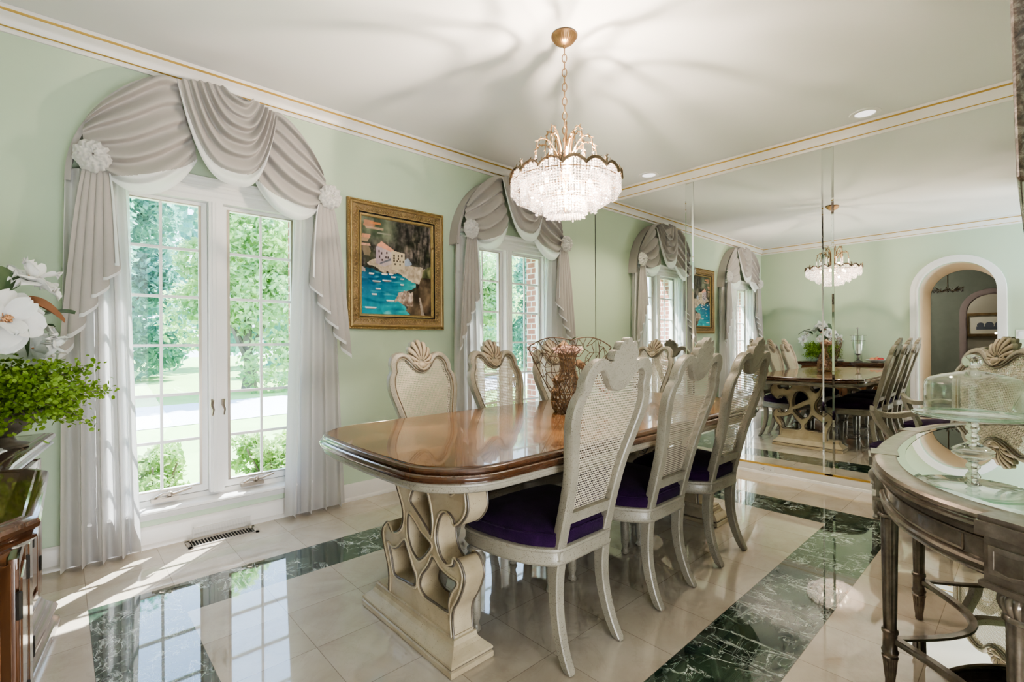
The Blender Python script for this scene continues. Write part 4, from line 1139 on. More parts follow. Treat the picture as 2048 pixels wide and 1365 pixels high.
def rimz(a): return 1.958 + .034 * abs(sin(NL * a / 2)) ** .8
g = MB(); P = [(rimr(a) * cos(a), rimr(a) * sin(a), rimz(a)) for a in [PI2 * i / 192 for i in range(192)]]
g.tube(P, .0055, 6, closed=True, squash=(1, 1.6)); leafbumps(g, P, 96, .010); g.build('leafy_rim', M['bronze'], cd)
for i in range(8):
    a = PI2 * i / 8; r = rimr(a)
    g = MB().tube([(0, 0, 0), (.002, 0, .03), (.004, 0, .058)], lambda u: .0085 * (1 - .93 * u) + .0005, 7); leafbumps(g, [(0, 0, .008 * k) for k in range(7)], 5, .009)
    o = g.build('finial', M['bronze'], cd); o.location = (r * cos(a), r * sin(a), rimz(a)); o.rotation_euler = (0, 0, a)
for tier, (R, z0, z1, rb) in enumerate(((.278, 1.960, 1.878, .0066), (.226, 1.945, 1.842, .0066), (.172, 1.900, 1.806, .0066), (.108, 1.855, 1.776, .0066))):
    g = MB(); n = int(PI2 * R / (rb * 2.25))
    for i in range(n):
        a = PI2 * i / n; sc = abs(sin(NL * a / 2))
        zz = (rimz(a) - .008) if tier == 0 else z0; rr = rimr(a) - .006 if tier == 0 else R * (1 + .02 * cos(8 * a))
        beads(g, rr * cos(a), rr * sin(a), zz, z1 - .016 * abs(sin(4 * a)), rb)
    o = g.build('crystal_tier', M['crystal'], cd, smooth=False, weld=False, recalc=False); tag(o, kind='stuff')
    g = MB()
    g.tube([(R * cos(PI2 * j / 60), R * sin(PI2 * j / 60), z0 + .004 if tier else 1.945) for j in range(60)], .0028, 5, closed=True)
    for j in range(4): g.tube([(.012 * cos(j * pi / 2), .012 * sin(j * pi / 2), z0 + .004), (R * cos(j * pi / 2), R * sin(j * pi / 2), z0 + .004 if tier else 1.945)], .002, 5)
    g.build('tier_hoop', M['brass'], cd)
g = MB()
for i in range(9):
    for j in range(-9, 10):
        x, y = i * .0125 - .05, j * .0125
        if x * x + y * y < .095 ** 2: ico(g, (x, y, 1.772), .0062)
o = g.build('crystal_base', M['crystal'], cd, smooth=False, weld=False, recalc=False); tag(o, kind='stuff')
for i in range(6):
    a = PI2 * i / 6 + .3
    o = MB().ball((0, 0, 0), .011, 10, 8, sc=(1, 1, 1.9)).build('candle_bulb', M['bulb'], cd); o.location = (.13 * cos(a), .13 * sin(a), 1.935)

# ================================================================== PAINTING
def paint_grid(name, nx, nz, w_, h_, fn, parent, loc=(0, 0, 0)):
    g = MB(); g.grid([[((i / nx - .5) * w_, 0, (j / nz) * h_) for i in range(nx + 1)] for j in range(nz + 1)])
    o = g.build(name, M['paint'], parent, smooth=False, weld=False, recalc=False); o.location = loc
    at = o.data.color_attributes.new('paint', 'FLOAT_COLOR', 'POINT')
    for j in range(nz + 1):
        for i in range(nx + 1):
            c = fn(i / nx, j / nz); at.data[j * (nx + 1) + i].color = (*[max(0, v) ** 2.2 for v in c], 1)
    return o
def nz_(x, y, s, o=0): return noise.noise(Vector((x * s, y * s, o))) * .5 + .5
def fb(x, y, s, o=0): return .6 * nz_(x, y, s, o) + .28 * nz_(x, y, s * 2.3, o + 3) + .15 * nz_(x, y, s * 5, o + 7)
def inpoly(x, y, P):
    c = False; j = len(P) - 1
    for i in range(len(P)):
        if (P[i][1] > y) != (P[j][1] > y) and x < (P[j][0] - P[i][0]) * (y - P[i][1]) / (P[j][1] - P[i][1]) + P[i][0]: c = not c
        j = i
    return c
def mixc(a, b, t): t = max(0, min(1, t)); return tuple(a[k] + (b[k] - a[k]) * t for k in range(3))
BOATS = [(.13, .415, .035), (.31, .42, .04), (.40, .425, .03), (.43, .395, .035), (.56, .385, .028), (.20, .34, .055), (.34, .355, .062), (.56, .325, .025), (.22, .265, .035), (.17, .205, .035), (.39, .145, .055), (.12, .065, .075)]
def cove(x, y):
    w = .022 * (fb(x, y, 9) - .5) * 4 + .01 * (nz_(x, y, 40, 2) - .5)
    n = fb(x, y, 7, 2); n2 = fb(x, y, 20, 5)
    cliff = mixc((.13, .13, .12), (.47, .43, .41), (n - .36) * 3.0 + (fb(x, y, 24, 41) - .5) * 1.2); cliff = mixc(cliff, (.24, .27, .18), (fb(x, y, 5, 9) - .5) * 3)
    cliff = mixc(cliff, (.10, .09, .09), (nz_(x * 3, y * .8, 9, 4) - .55) * 2.2)
    c = cliff
    c = mixc(c, (.56, .50, .48), max(0, nz_(x * 4, y * 1.2, 7, 1) - .5) * 2.4 * max(0, min(1, (x - .5) * 6)) * max(0, min(1, (y - .45) * 6)))
    c = mixc(c, (.70, .64, .54), max(0, fb(x, y, 16, 21) - .58) * 5 * max(0, 1 - ((x - .80) ** 2 + (y - .80) ** 2) * 40)); c = mixc(c, (.09, .10, .08), max(0, fb(x, y, 11, 31) - .52) * 3)
    sm = max(0, min(1, (y - .70) * 9)) * max(0, min(1, (.52 + .25 * (fb(x, y, 4, 12) - .5) - x) * 7)); c = mixc(c, mixc((.27, .32, .25), (.52, .54, .46), (n - .38) * 2.6), sm * .85)
    # terraces and far roofs, top left
    for (a, b, e, f, col) in ((.04, .17, .90, .965, (.66, .48, .38)), (.06, .28, .875, .90, (.72, .60, .50)), (.0, .11, .78, .82, (.80, .56, .44)), (.0, .10, .745, .78, (.62, .52, .42)), (.12, .24, .93, .955, (.78, .50, .32)), (.22, .40, .84, .855, (.56, .56, .50)), (.0, .13, .70, .725, (.78, .58, .50)), (.02, .11, .60, .70, (.52, .46, .38))):
        if a + w < x < b + w and e < y < f: c = mixc(col, cliff, (n2 - .5) * 1.2)
    # beach
    if inpoly(x + w, y + w, [(.08, .535), (.20, .585), (.62, .57), (.74, .53), (.92, .53), (.90, .45), (.84, .36), (.70, .355), (.58, .435), (.30, .445), (.12, .51)]): c = mixc((.66, .58, .50), (.86, .80, .72), (n2 - .3) * 1.8)
    # house
    if inpoly(x, y, [(.19, .53), (.19, .70), (.30, .745), (.41, .69), (.42, .54), (.30, .50)]): c = mixc((.66, .58, .62), (.80, .74, .72), (x - .2) * 4)
    if inpoly(x, y, [(.20, .715), (.27, .765), (.45, .685), (.40, .665)]): c = (.88, .62, .52)
    if inpoly(x, y, [(.41, .475), (.41, .685), (.60, .665), (.60, .50)]): c = mixc((.84, .78, .66), (.74, .66, .56), (n2 - .35) * 2)
    if inpoly(x, y, [(.60, .53), (.60, .60), (.645, .62), (.71, .56), (.66, .535)]): c = (.62, .66, .74)
    for hx, hy in [(.445, .63), (.505, .63), (.555, .635), (.445, .60), (.505, .60), (.445, .575), (.49, .575), (.53, .575), (.575, .575), (.46, .54), (.53, .54), (.235, .66), (.27, .64), (.34, .65), (.24, .60), (.33, .60), (.28, .57), (.36, .60)]:
        if abs(x - hx) < .010 and abs(y - hy) < .011: c = (.24, .18, .17)
    if inpoly(x, y, [(.24, .52), (.25, .54), (.40, .60), (.40, .575)]): c = (.42, .42, .46)
    # sea
    sea = [(-.1, -.1), (-.1, .475), (.08, .478), (.14, .465), (.20, .452), (.30, .438), (.50, .432), (.58, .425), (.66, .385), (.76, .345), (.76, .31), (.70, .285), (.60, .25), (.52, .24), (.48, .16), (.62, .085), (.66, .04), (.72, -.1)]
    if inpoly(x + w * .6, y + w * .5, sea):
        t = y / .46; c = mixc((.16, .62, .68), (.04, .36, .50), t * 1.15 - (x - .3) * .6); c = mixc(c, (.35, .78, .72), max(0, (x - .42) * 2.1) * (1 if y > .25 else .5))
        c = mixc(c, (.62, .86, .86), max(0, nz_(x * .8, y * 4, 9, 6) - .62) * 2.2); c = mixc(c, (.02, .26, .38), max(0, nz_(x * .7, y * 3.4, 8, 8) - .55) * 1.6)
        if y > .40: c = mixc(c, (.04, .22, .22), (y - .40) * 10 * max(0, .5 - x) * 2)
    # rocky headland, lower right
    if inpoly(x + w, y + w, [(.45, .15), (.50, .215), (.52, .255), (.60, .262), (.68, .245), (.80, .30), (.84, .40), (.90, .52), (1.1, .6), (1.1, -.1), (.74, -.1), (.68, .03), (.62, .065), (.66, .10), (.58, .115)]):
        c = mixc((.22, .18, .15), (.50, .42, .34), (n - .32) * 2.5)
        if x < .72 and y > .10: c = mixc((.45, .36, .31), (.88, .80, .74), (n2 - .32) * 2.6)
        if abs(x - .84 - .25 * (.12 - y)) < .012 + (.18 - y) * .08 and y < .2: c = (.66, .60, .56)
        if y > .42: c = mixc((.30, .32, .22), (.62, .60, .44), (n - .35) * 2.4)
    if inpoly(x + w, y + w, [(-.1, .44), (-.1, .48), (.03, .475), (.065, .45), (.05, .435)]): c = (.62, .56, .54)
    for bx, by, bw in BOATS:
        dx = (x - bx) / bw; dy = (y - by) / .009
        if abs(dx) < 1 and dy > -1 and dy < 1 and abs(dx) < 1 - .35 * max(0, -dy): c = (.93, .92, .90) if dy > -.35 else (.45, .38, .36)
    return mixc(c, tuple(v * (.8 + .4 * n2) for v in c), .6)
pt = thing('framed_painting', 'coastal cove oil painting with moored boats in a wide carved gilt frame', 'painting', (1.906, YW, 1.222))
W2, H2 = .409, .938
def rect(w0, z0): return [(-W2 + w0, z0), (W2 - w0, z0), (W2 - w0, H2 - z0), (-W2 + w0, H2 - z0)]
def frame_rows(prof): return [[(x, -y, z) for x, z in rect(o, o)] for o, y in prof]
PRF = [(0, .002), (0, .024), (.006, .030), (.013, .030), (.015, .026), (.020, .034), (.028, .038), (.034, .034), (.038, .028), (.050, .026), (.066, .022), (.078, .020), (.082, .026), (.086, .026), (.088, .014), (.094, .014), (.096, .020), (.106, .019), (.112, .012), (.114, .008)]
PMI = [0, 1, 1, 1, 1, 1, 1, 0, 0, 0, 0, 1, 1, 2, 2, 1, 1, 1, 1]
g = MB(); g.grid(frame_rows(PRF), closed_u=True, mi=lambda i, j: PMI[i]); g.build('picture_frame', [M['goldframe'], M['goldbead'], M['black']], pt, smooth=False)
g = MB()
per = rect(.009, .009)
for a, b in zip(per, per[1:] + per[:1]):
    d = sqrt((a[0] - b[0]) ** 2 + (a[1] - b[1]) ** 2); n = int(d / .0125)
    for k in range(n): p = lerp(a, b, k / n); g.ball((p[0], -.030, p[1]), .0052, 6, 4)
rnd = random.Random(2)
for off in (.046, .058, .069):
    per = rect(off, off)
    for a, b in zip(per, per[1:] + per[:1]):
        d = sqrt((a[0] - b[0]) ** 2 + (a[1] - b[1]) ** 2); n = int(d / .022)
        for k in range(n):
            p = lerp(a, b, (k + .5 * (off > .05)) / n); g.ball((p[0] + rnd.uniform(-.003, .003), -.024, p[1] + rnd.uniform(-.003, .003)), .0048, 6, 4, sc=(rnd.uniform(.6, 1.5), .8, rnd.uniform(.6, 1.5)))
g.build('carved_beading', M['goldbead'], pt)
paint_grid('canvas', 170, 208, 2 * (W2 - .112), H2 - .224, cove, pt, (0, -.007, .112))

# ================================================================== CONSOLE
CX = 2.26
cn = thing('demilune_console', 'pewter-finished half-round console table with mirrored top and lower shelf', 'console table', (CX, YB, 0))
def sup(ax, ay, n=2.35, off=0.0, N=64, a0=0, a1=pi):
    out = []
    for i in range(N + 1):
        a = a0 + (a1 - a0) * i / N; c_, s_ = cos(a), sin(a)
        out.append(((ax + off) * (abs(c_) ** (2 / n)) * (1 if c_ > 0 else -1), (ay + off) * (abs(s_) ** (2 / n))))
    return out
AX, AYY = .865, .512
def front_rows(prof, ax=AX, ay=AYY, n=2.35, back=0.002):
    rows = []
    for off, z in prof:
        P = sup(ax, ay, n, off); rows.append([(P[0][0], back, z)] + [(x, max(y, back), z) for x, y in P[1:-1]] + [(P[-1][0], back, z)])
    return rows
TP = [(-.060, .7595), (-.056, .7605), (-.016, .7605), (-.006, .758), (.0, .752), (.001, .745), (-.005, .739), (-.004, .736), (.002, .733), (.003, .727), (-.004, .722), (-.014, .718), (-.020, .712)]
g = MB(); g.grid(front_rows(TP)); g.build('top_moulding', M['silver'], cn, angle=30)
P = sup(AX, AYY, off=-.058); MB().prism([(x, max(y, .055)) for x, y in P], .752, .7590).build('mirror_top', M['mirror'], cn, smooth=False)
g = MB(); P = sup(AX, AYY, off=-.058); Q = sup(AX, AYY, off=-.082); g.grid([[(x, max(y, .055), .7592) for x, y in P], [(x * 1.0, max(y, .079), .7600) for x, y in Q]]); g.build('bevel', M['mirrorstrip'], cn, smooth=True)
MB().box(-AX + .0, AX - .0, .002, .056, .735, .7605).build('back_rail', M['silver'], cn, smooth=False)
APR = [(-.024, .715), (-.024, .700), (-.020, .698), (-.020, .694), (-.028, .690), (-.030, .650), (-.020, .646), (-.016, .640), (-.018, .632), (-.026, .628), (-.022, .622), (-.030, .616), (-.045, .616)]
g = MB(); g.grid(front_rows(APR)); g.build('apron', M['silver'], cn, angle=30)
MB().prism([(x, max(y, .01)) for x, y in sup(AX, AYY, off=-.04)], .71, .735).build('underside', plain('dark underside', (.06, .045, .05), .8), cn, smooth=False)
P = sup(AX, AYY, off=-.0285, N=400); g = MB()
for xa, xb in ((-.765, -.35), (-.215, .215), (.35, .765)):
    q = [p for p in P if xa <= p[0] <= xb]; q = q[::max(1, len(q) // 24)] + [q[-1]]
    g.tube([(x, y, .692) for x, y in q] + [(q[-1][0], q[-1][1], .656)] + [(x, y, .654) for x, y in q[::-1]] + [(q[0][0], q[0][1], .690)], .0035, 6, closed=True)
g.build('apron_panel_bead', M['silver'], cn)
legs = [(-.28, .455), (.28, .455), (-.825, .147), (.825, .147)]
def sup_n(x, y):
    v = Vector((x / AX ** 2, y / AYY ** 2)); v.normalize(); return v
LP = [(.010, 0), (.014, .003), (.013, .018), (.0165, .045), (.020, .085), (.023, .098), (.018, .102), (.022, .108), (.024, .116), (.020, .122), (.019, .170), (.023, .176), (.023, .184), (.018, .188), (.0195, .25), (.0235, .50), (.024, .548), (.030, .552), (.030, .558), (.026, .562), (.033, .572), (.038, .586), (.037, .598), (.028, .606), (.026, .612), (.032, .616)]
for i, (x, y) in enumerate(legs):
    g = MB().lathe(LP, (0, 0, 0), 80, ripple=lambda a, z: (-.13 * abs(cos(5 * a)) ** 1.5 if .19 < z < .545 else (-.13 * (1 - abs(sin(8 * a))) if .565 < z < .605 or .02 < z < .095 else 0)))
    o = g.build('leg', M['silver'], cn, angle=50); o.location = (x, y, 0)
    v = sup_n(x, y); r = atan2(v.y, v.x)
    g = MB().box(-.020, .040, -.043, .043, .618, .722).box(-.02, .058, -.050, .050, .722, .750).box(-.02, .052, -.047, .047, .750, .7615).box(-.02, .048, -.049, .049, .610, .622)
    vs, fs = extrude_shape([[(-.034, .640), (.034, .640), (.034, .700), (-.034, .700)], [(-.024, .652), (.0, .647), (.024, .652), (.024, .690), (0, .686), (-.024, .690)]], .003, .001)
    g.add(vs, fs, 0, lambda a, b, c: (c + .041, a, b))
    o = g.build('corner_block', M['silver'], cn, smooth=False); o.location = (x - v.x * .004, y - v.y * .004, 0); o.rotation_euler = (0, 0, r)
    m = o.modifiers.new('b', 'BEVEL'); m.width = .003; m.segments = 2
# lower shelf: concave between the legs
def cc(a, b, depth, n=16):
    a, b = Vector(a), Vector(b); d = b - a; nn = Vector((-d.y, d.x)).normalized(); out = []
    for i in range(n):
        t = i / n; out.append(tuple(a + d * t + nn * depth * sin(pi * t)))
    return out
sl = cc((-.80, .135), (-.28, .455), -.10) + cc((-.28, .455), (.28, .455), -.17) + cc((.28, .455), (.80, .135), -.10) + [(.80, .06), (.80, .03), (-.80, .03), (-.80, .06)]
g = MB().profile(sl[::-1], [(-.022, .158), (-.020, .163), (.0, .163), (.003, .158), (.003, .146), (-.002, .141), (-.020, .141)]); g.build('shelf_rim', M['silver'], cn, angle=40)
vs, fs = extrude_shape([sl], .003); MB().add([(x, y, z + .1555) for x, y, z in vs], fs).build('mirror_shelf', M['mirror'], cn, smooth=False)

# cake stand with dome
ck = thing('cake_stand', 'clear glass pedestal cake stand standing on the mirrored console', 'cake stand', (2.19, .150, .7606))
CS = [(.0, .0), (.050, .0), (.054, .003), (.050, .008), (.034, .018), (.018, .026), (.012, .032), (.017, .040), (.019, .048), (.013, .056), (.011, .062), (.016, .070), (.020, .078), (.016, .086), (.012, .092), (.020, .100), (.05, .106), (.140, .112), (.152, .116), (.154, .122), (.150, .1205), (.138, .116), (.0, .114)]
MB().lathe(CS[:5] + [(.014, .020), (.0, .020)], seg=64, cap=False).build('foot', M['glass'], ck, angle=60)
MB().lathe([(.0, .0205), (.030, .0205)] + CS[5:16] + [(.022, .103), (.0, .103)], seg=48, cap=False).build('stem', M['solidglass'], ck, angle=60)
MB().lathe([(.0, .1035), (.022, .1035)] + CS[16:], seg=64, cap=False).build('plate', M['glass'], ck, angle=60)
MB().tube([(.154 * cos(PI2 * j / 64), .154 * sin(PI2 * j / 64), .119) for j in range(64)], .0035, 8, closed=True).build('plate_rim', M['glassedge'], ck)
dm = thing('glass_dome', 'clear glass cake dome with ball knob covering the cake stand', 'dome', (2.19, .150, .8785))
DP = [(.122, .0), (.124, .002), (.124, .098), (.120, .112), (.108, .122), (.080, .132), (.045, .140), (.018, .146), (.012, .150), (.0115, .154)]
MB().lathe(DP, seg=64, cap=False).lathe([(r - .0035, z - .002 if z > .01 else z) for r, z in DP], seg=64, cap=False).build('dome', M['glass'], dm, angle=60, recalc=True)
MB().ball((0, 0, .176), .026, 24, 16, sc=(1, 1, .88)).build('knob', M['solidglass'], dm)
MB().tube([(.1225 * cos(PI2 * j / 64), .1225 * sin(PI2 * j / 64), .002) for j in range(64)], .0028, 8, closed=True).build('dome_rim', M['glassedge'], dm)

# mirror over the console, seen almost edge-on
cm_ = thing('framed_wall_mirror', 'brown marbled mirror frame hung above the console at the right edge of the picture', 'mirror', (2.42, YB + .012, 1.46), 0)
def tilt(x, y, z): return (x, y + .105 + .022 * z, z)
g = MB()
for a in ((-.67, -.57, -.02, .04, .06, 1.16), (.57, .67, -.02, .04, .06, 1.16), (-.57, .57, -.02, .04, .06, .17), (-.57, .57, -.02, .04, 1.05, 1.16)): g.box(*a, fn=tilt)
o = g.build('mirror_frame', M['marbled'], cm_, smooth=False); mo = o.modifiers.new('b', 'BEVEL'); mo.width = .012; mo.segments = 3
MB().box(-.57, .57, .0, .012, .17, 1.05, fn=tilt).build('mirror_glass', M['mirror'], cm_, smooth=False)
MB().box(-.655, .655, -.015, .030, -.03, .06, fn=tilt).box(-.6, .6, -.11, -.02, .0, .1).box(-.6, .6, -.11, -.02, .9, 1.0).build('frame_ledge', M['steel'], cm_, smooth=False)

# ================================================================== SIDEBOARD
sb = thing('sideboard', 'carved dark walnut breakfront sideboard along the arch wall at the left edge', 'sideboard', (XL, 2.0, 0))
SX = lambda P: [(x - XL, y - 2.0) for x, y in P]
out = SX([(-.352, 1.335), (-.085, 1.335), (-.035, 1.395), (-.028, 1.885), (-.055, 1.935), (-.110, 1.965), (-.104, 2.08), (-.030, 2.575), (-.018, 2.655), (-.352, 2.655)])
TPF = [(-.05, .7815), (-.022, .7815), (-.018, .779), (-.006, .779), (.003, .774), (.006, .766), (.004, .757), (-.004, .751), (-.006, .746), (.0, .742), (.001, .736), (-.010, .726), (-.016, .722)]
g = MB().profile(out, TPF, cap_top=False); g.build('moulded_top_edge', M['edge'], sb, angle=30)
ins = [(p[0] - n_[0] * .024, p[1] - n_[1] * .024) for p, n_ in zip(out, loop_normals(out))]
MB().prism(ins, .745, .7812).build('top_panel', M['sidetop'], sb, smooth=False)
body = [(p[0] - n_[0] * .045, p[1] - n_[1] * .045) for p, n_ in zip(out, loop_normals(out))]
g = MB().profile(body, [(0, .728), (.012, .722), (.004, .706), (0, .700), (0, .14), (.006, .135), (.012, .12), (.006, .112)]); g.build('cabinet_body', M['side'], sb, smooth=False)
pl = MB().profile(out, [(-.046, .16), (-.030, .152), (-.026, .14), (-.010, .118), (.004, .104), (.010, .09), (.004, .078), (-.008, .072), (-.002, .060), (.012, .045), (.016, .02), (.010, 0)]); pl.build('plinth', M['edge'], sb, angle=30)
def face_panel(a, b, z0, z1, name, inset=.012, handle=None):
    a, b = Vector((*a, 0)), Vector((*b, 0)); d = (b - a); L = d.length; d.normalize(); n_ = Vector((d.y, -d.x, 0))
    f = lambda x, y, z: tuple(a + d * x + n_ * y + Vector((0, 0, z)))
    g = MB(); e = .012
    g.box(e, L - e, .0, .010, z0, z1, fn=f)
    for (x0, x1, za, zb) in ((e, L - e, z1 - .025, z1), (e, L - e, z0, z0 + .025), (e, e + .022, z0, z1), (L - e - .022, L - e, z0, z1)): g.box(x0, x1, .010, .018, za, zb, fn=f)
    if L > .15: g.box(e + .045, L - e - .045, .008, .020, z0 + .055, z1 - .055, fn=f)
    o = g.build(name, M['side'], sb, smooth=False); m = o.modifiers.new('b', 'BEVEL'); m.width = .003; m.segments = 2
    for zz in (z0 + .09, z1 - .12): MB().tube([f(.0, .018, zz), f(.0, .018, zz + .055)], .0055, 8).build('hinge', M['black'], o)
nb = len(body)
for i in (0, 1, 2, 3, 4, 6, 7, 8):
    a, b = body[i], body[(i + 1) % nb]
    L = sqrt((a[0] - b[0]) ** 2 + (a[1] - b[1]) ** 2)
    if L > .2:
        k = 2 if L > .4 else 1
        for j in range(k): face_panel(lerp(a, b, j / k), lerp(a, b, (j + 1) / k), .18, .69, 'door')
    else: face_panel(a, b, .18, .69, 'corner_post')

# things on the sideboard
ZS = .782
va = thing('magnolia_arrangement', 'white silk magnolias over bright green foliage in an urn on the sideboard', 'flowers', (-.135, 2.36, ZS))
MB().lathe([(.0, 0), (.06, 0), (.062, .008), (.03, .02), (.024, .035), (.05, .055), (.085, .085), (.09, .11), (.10, .118), (.098, .124), (.08, .124), (.07, .1)], seg=28, cap=False).build('urn', M['vase'], va, angle=50)
rnd = random.Random(11); g = MB(); st = MB()
for k in range(120):
    a = rnd.uniform(0, PI2); el = rnd.uniform(-.45, .95); L = rnd.uniform(.16, .27)
    tip = Vector((cos(a) * cos(el) * L * 1.0, sin(a) * cos(el) * L * 1.05, .15 + sin(el) * L * .85 - .04 * L)); tip.x = max(tip.x, -.20)
    tip.z = max(tip.z, .012)
    st.tube([(0, 0, .1), tuple(tip * .5 + Vector((0, 0, .09))), tuple(tip)], .0013, 4)
    for q in range(74):
        u = rnd.uniform(.45, 1.05); c = Vector((0, 0, .1)).lerp(tip, u) + Vector((rnd.gauss(0, .02), rnd.gauss(0, .02), rnd.gauss(0, .016) + .05 * u * (1 - u) * 2))
        c.z = max(c.z, .008); c.x = max(c.x, -.225)
        nrm = Vector((rnd.gauss(0, 1), rnd.gauss(0, 1), rnd.gauss(.8, 1))).normalized(); t_ = nrm.orthogonal().normalized(); t_.rotate(Matrix.Rotation(rnd.uniform(0, 6), 3, nrm)); u_ = nrm.cross(t_); s = rnd.uniform(.0048, .0095)
        g.add([c - t_ * s, c - t_ * s * .2 + u_ * s, c + t_ * s * .7 + u_ * s * .75, c + t_ * s, c + t_ * s * .7 - u_ * s * .75, c - t_ * s * .2 - u_ * s], [(0, 1, 2, 3, 4, 5)])
g.build('foliage', M['ivy'], va, smooth=False, weld=False, recalc=False); st.build('stems', M['bark'], va)
def magnolia(loc, d, r, name='magnolia'):
    d = Vector(d).normalized(); rot = d.to_track_quat('Z', 'Y').to_matrix(); f = lambda x, y, z: tuple(Vector(loc) + rot @ Vector((x, y, z)))
    g = MB(); rr = random.Random(int(loc[0] * 1000 + loc[2] * 777))
    for ring_, (n, L, lift, ph) in enumerate(((4, 1.0, .12, 0), (4, .92, .30, .8), (3, .62, .75, .3))):
        for i in range(n):
            a = PI2 * (i + ph) / n + rr.uniform(-.1, .1); rows = []
            for j in range(9):
                v = j / 8; wd = r * .50 * L * sin(pi * (v * .86 + .06)) ** .7; row = []
                for k in range(7):
                    u = k / 6 * 2 - 1; x = r * L * v; y = wd * u; z = r * (lift * v * 1.3 - .30 * v ** 3 + .16 * u * u * (1 - .3 * v)) + .006 * sin(5 * u + 7 * v + i) + (.014 * sin(9 * u + i) * v ** 4)
                    row.append((x * cos(a) - y * sin(a), x * sin(a) + y * cos(a), z))
                rows.append(row)
            g.grid(rows, fn=f)
    o = g.build(name, M['petal'], va, angle=0)
    g = MB()
    for i in range(60):
        a = rr.uniform(0, PI2); q = rr.uniform(.1, .9); g.tube([(0, 0, .0), (r * .20 * q * cos(a), r * .20 * q * sin(a), r * (.34 - .12 * q))], .0022, 4, fn=f)
    g.build('stamens', M['stamen'], o)
for loc, d, r in (((.062, -.03, .556), (.45, -.15, .9), .092), ((.005, -.12, .424), (.35, -.95, .25), .108), ((.107, -.02, .352), (.95, .1, -.1), .058), ((-.10, .06, .50), (-.2, .3, .9), .095), ((-.02, .18, .42), (.4, .8, .5), .10), ((-.05, -.05, .50), (.2, -.3, .9), .09), ((.06, .22, .33), (.7, .7, .2), .09), ((-.12, -.20, .36), (-.1, -.9, .3), .09)):
    magnolia(loc, d, r)
lf = MB(); lb = MB()
def bigleaf(g, a, b, w_, up=(0, 0, 1)):
    a, b = Vector(a), Vector(b); d = b - a; s = d.cross(Vector(up)).normalized(); rows = []
    for j in range(9):
        v = j / 8; wd = w_ * sin(pi * (v * .92 + .04)) ** .8; c = a + d * v + Vector((0, 0, .02 * sin(pi * v)))
        rows.append([tuple(c + s * wd * u + Vector((0, 0, .012 * abs(u)))) for u in (-1, -.5, 0, .5, 1)])
    g.grid(rows)
bigleaf(lf, (.045, -.08, .545), (-.04, -.15, .50), .042, (0, 1, .3)); bigleaf(lb, (.035, -.09, .49), (.150, -.03, .42), .014, (0, 1, .2)); bigleaf(lf, (.05, -.10, .40), (.06, -.10, .30), .034, (1, .3, 0)); bigleaf(lf, (.09, -.01, .40), (.125, .02, .365), .022)
bigleaf(lf, (-.05, .05, .5), (-.18, .02, .42), .04); bigleaf(lf, (.0, .15, .5), (.05, .30, .42), .045); bigleaf(lf, (.05, .1, .42), (.18, .16, .46), .04)
lf.build('magnolia_leaf', M['magleaf'], va); lb.build('magnolia_leaf', M['magback'], va)

hu = thing('hurricane_candle_holder', 'tall glass hurricane candle holder with pewter rod and hoops on the sideboard', 'candle holder', (-.235, 1.885, ZS))
MB().lathe([(0, 0), (.055, 0), (.057, .008), (.03, .018), (.018, .03), (.022, .05), (.014, .07), (.02, .10), (.045, .118), (.047, .126), (.0, .127)], seg=24, cap=False).build('foot', M['pewter'], hu)
MB().lathe([(.046, .127), (.062, .17), (.078, .28), (.084, .40), (.086, .402), (.080, .28), (.064, .17)], seg=36, cap=False).build('glass_shade', M['glass'], hu)
MB().lathe([(0, .127), (.026, .127), (.026, .27), (0, .272)], seg=20, cap=False).build('candle', M['candle'], hu)
MB().box(-.008, .008, -.108, .108, .400, .408).box(-.007, .007, -.095, .095, .318, .326).tube([(.03, .0, .12), (.03, .0, .50)], .005, 8).ball((.03, .0, .512), .015, 12, 8).build('hoops_and_rod', M['pewter'], hu)
pl = thing('fruit_platter', 'white china platter holding red and orange fruit on the sideboard', 'platter', (-.235, 1.66, ZS))
MB().lathe([(0, .004), (.06, .0), (.07, .004), (.115, .028), (.130, .036), (.128, .040), (.105, .030), (.06, .010), (0, .008)], seg=48, cap=False, ripple=lambda a, z: .02 * cos(16 * a) if z > .02 else 0).build('platter', M['china'], pl)
for (x, y, r, m, lab) in ((-.02, -.01, .036, 'fruitor', 'orange fruit in the middle of the white platter'), (.05, -.06, .030, 'fruitred', 'dark red fruit at the side of the white platter'), (.02, .06, .032, 'fruitor', 'orange fruit at the window side of the platter'), (-.06, -.07, .030, 'fruitred', 'red fruit at the rear of the white platter')):
    f_ = thing('fruit', lab, 'fruit', (-.235 + x * .7, 1.66 + y * .8, ZS + .010 + r), 0, 'fruit on the platter')
    MB().ball((0, 0, 0), r, 18, 12, sc=(1, 1, .93)).build('fruit_skin', M[m], f_); MB().tube([(0, 0, r * .88), (.003, 0, r * 1.2)], .0018, 5).build('stalk', M['bark'], f_)
ds = thing('scalloped_dish', 'small white scalloped dish lying at the front of the sideboard', 'dish', (-.205, 2.13, ZS))
MB().lathe([(0, .003), (.04, 0), (.05, .004), (.085, .022), (.083, .026), (.045, .008), (0, .006)], seg=48, cap=False, ripple=lambda a, z: .05 * cos(12 * a) if z > .015 else 0).build('dish', M['china'], ds)

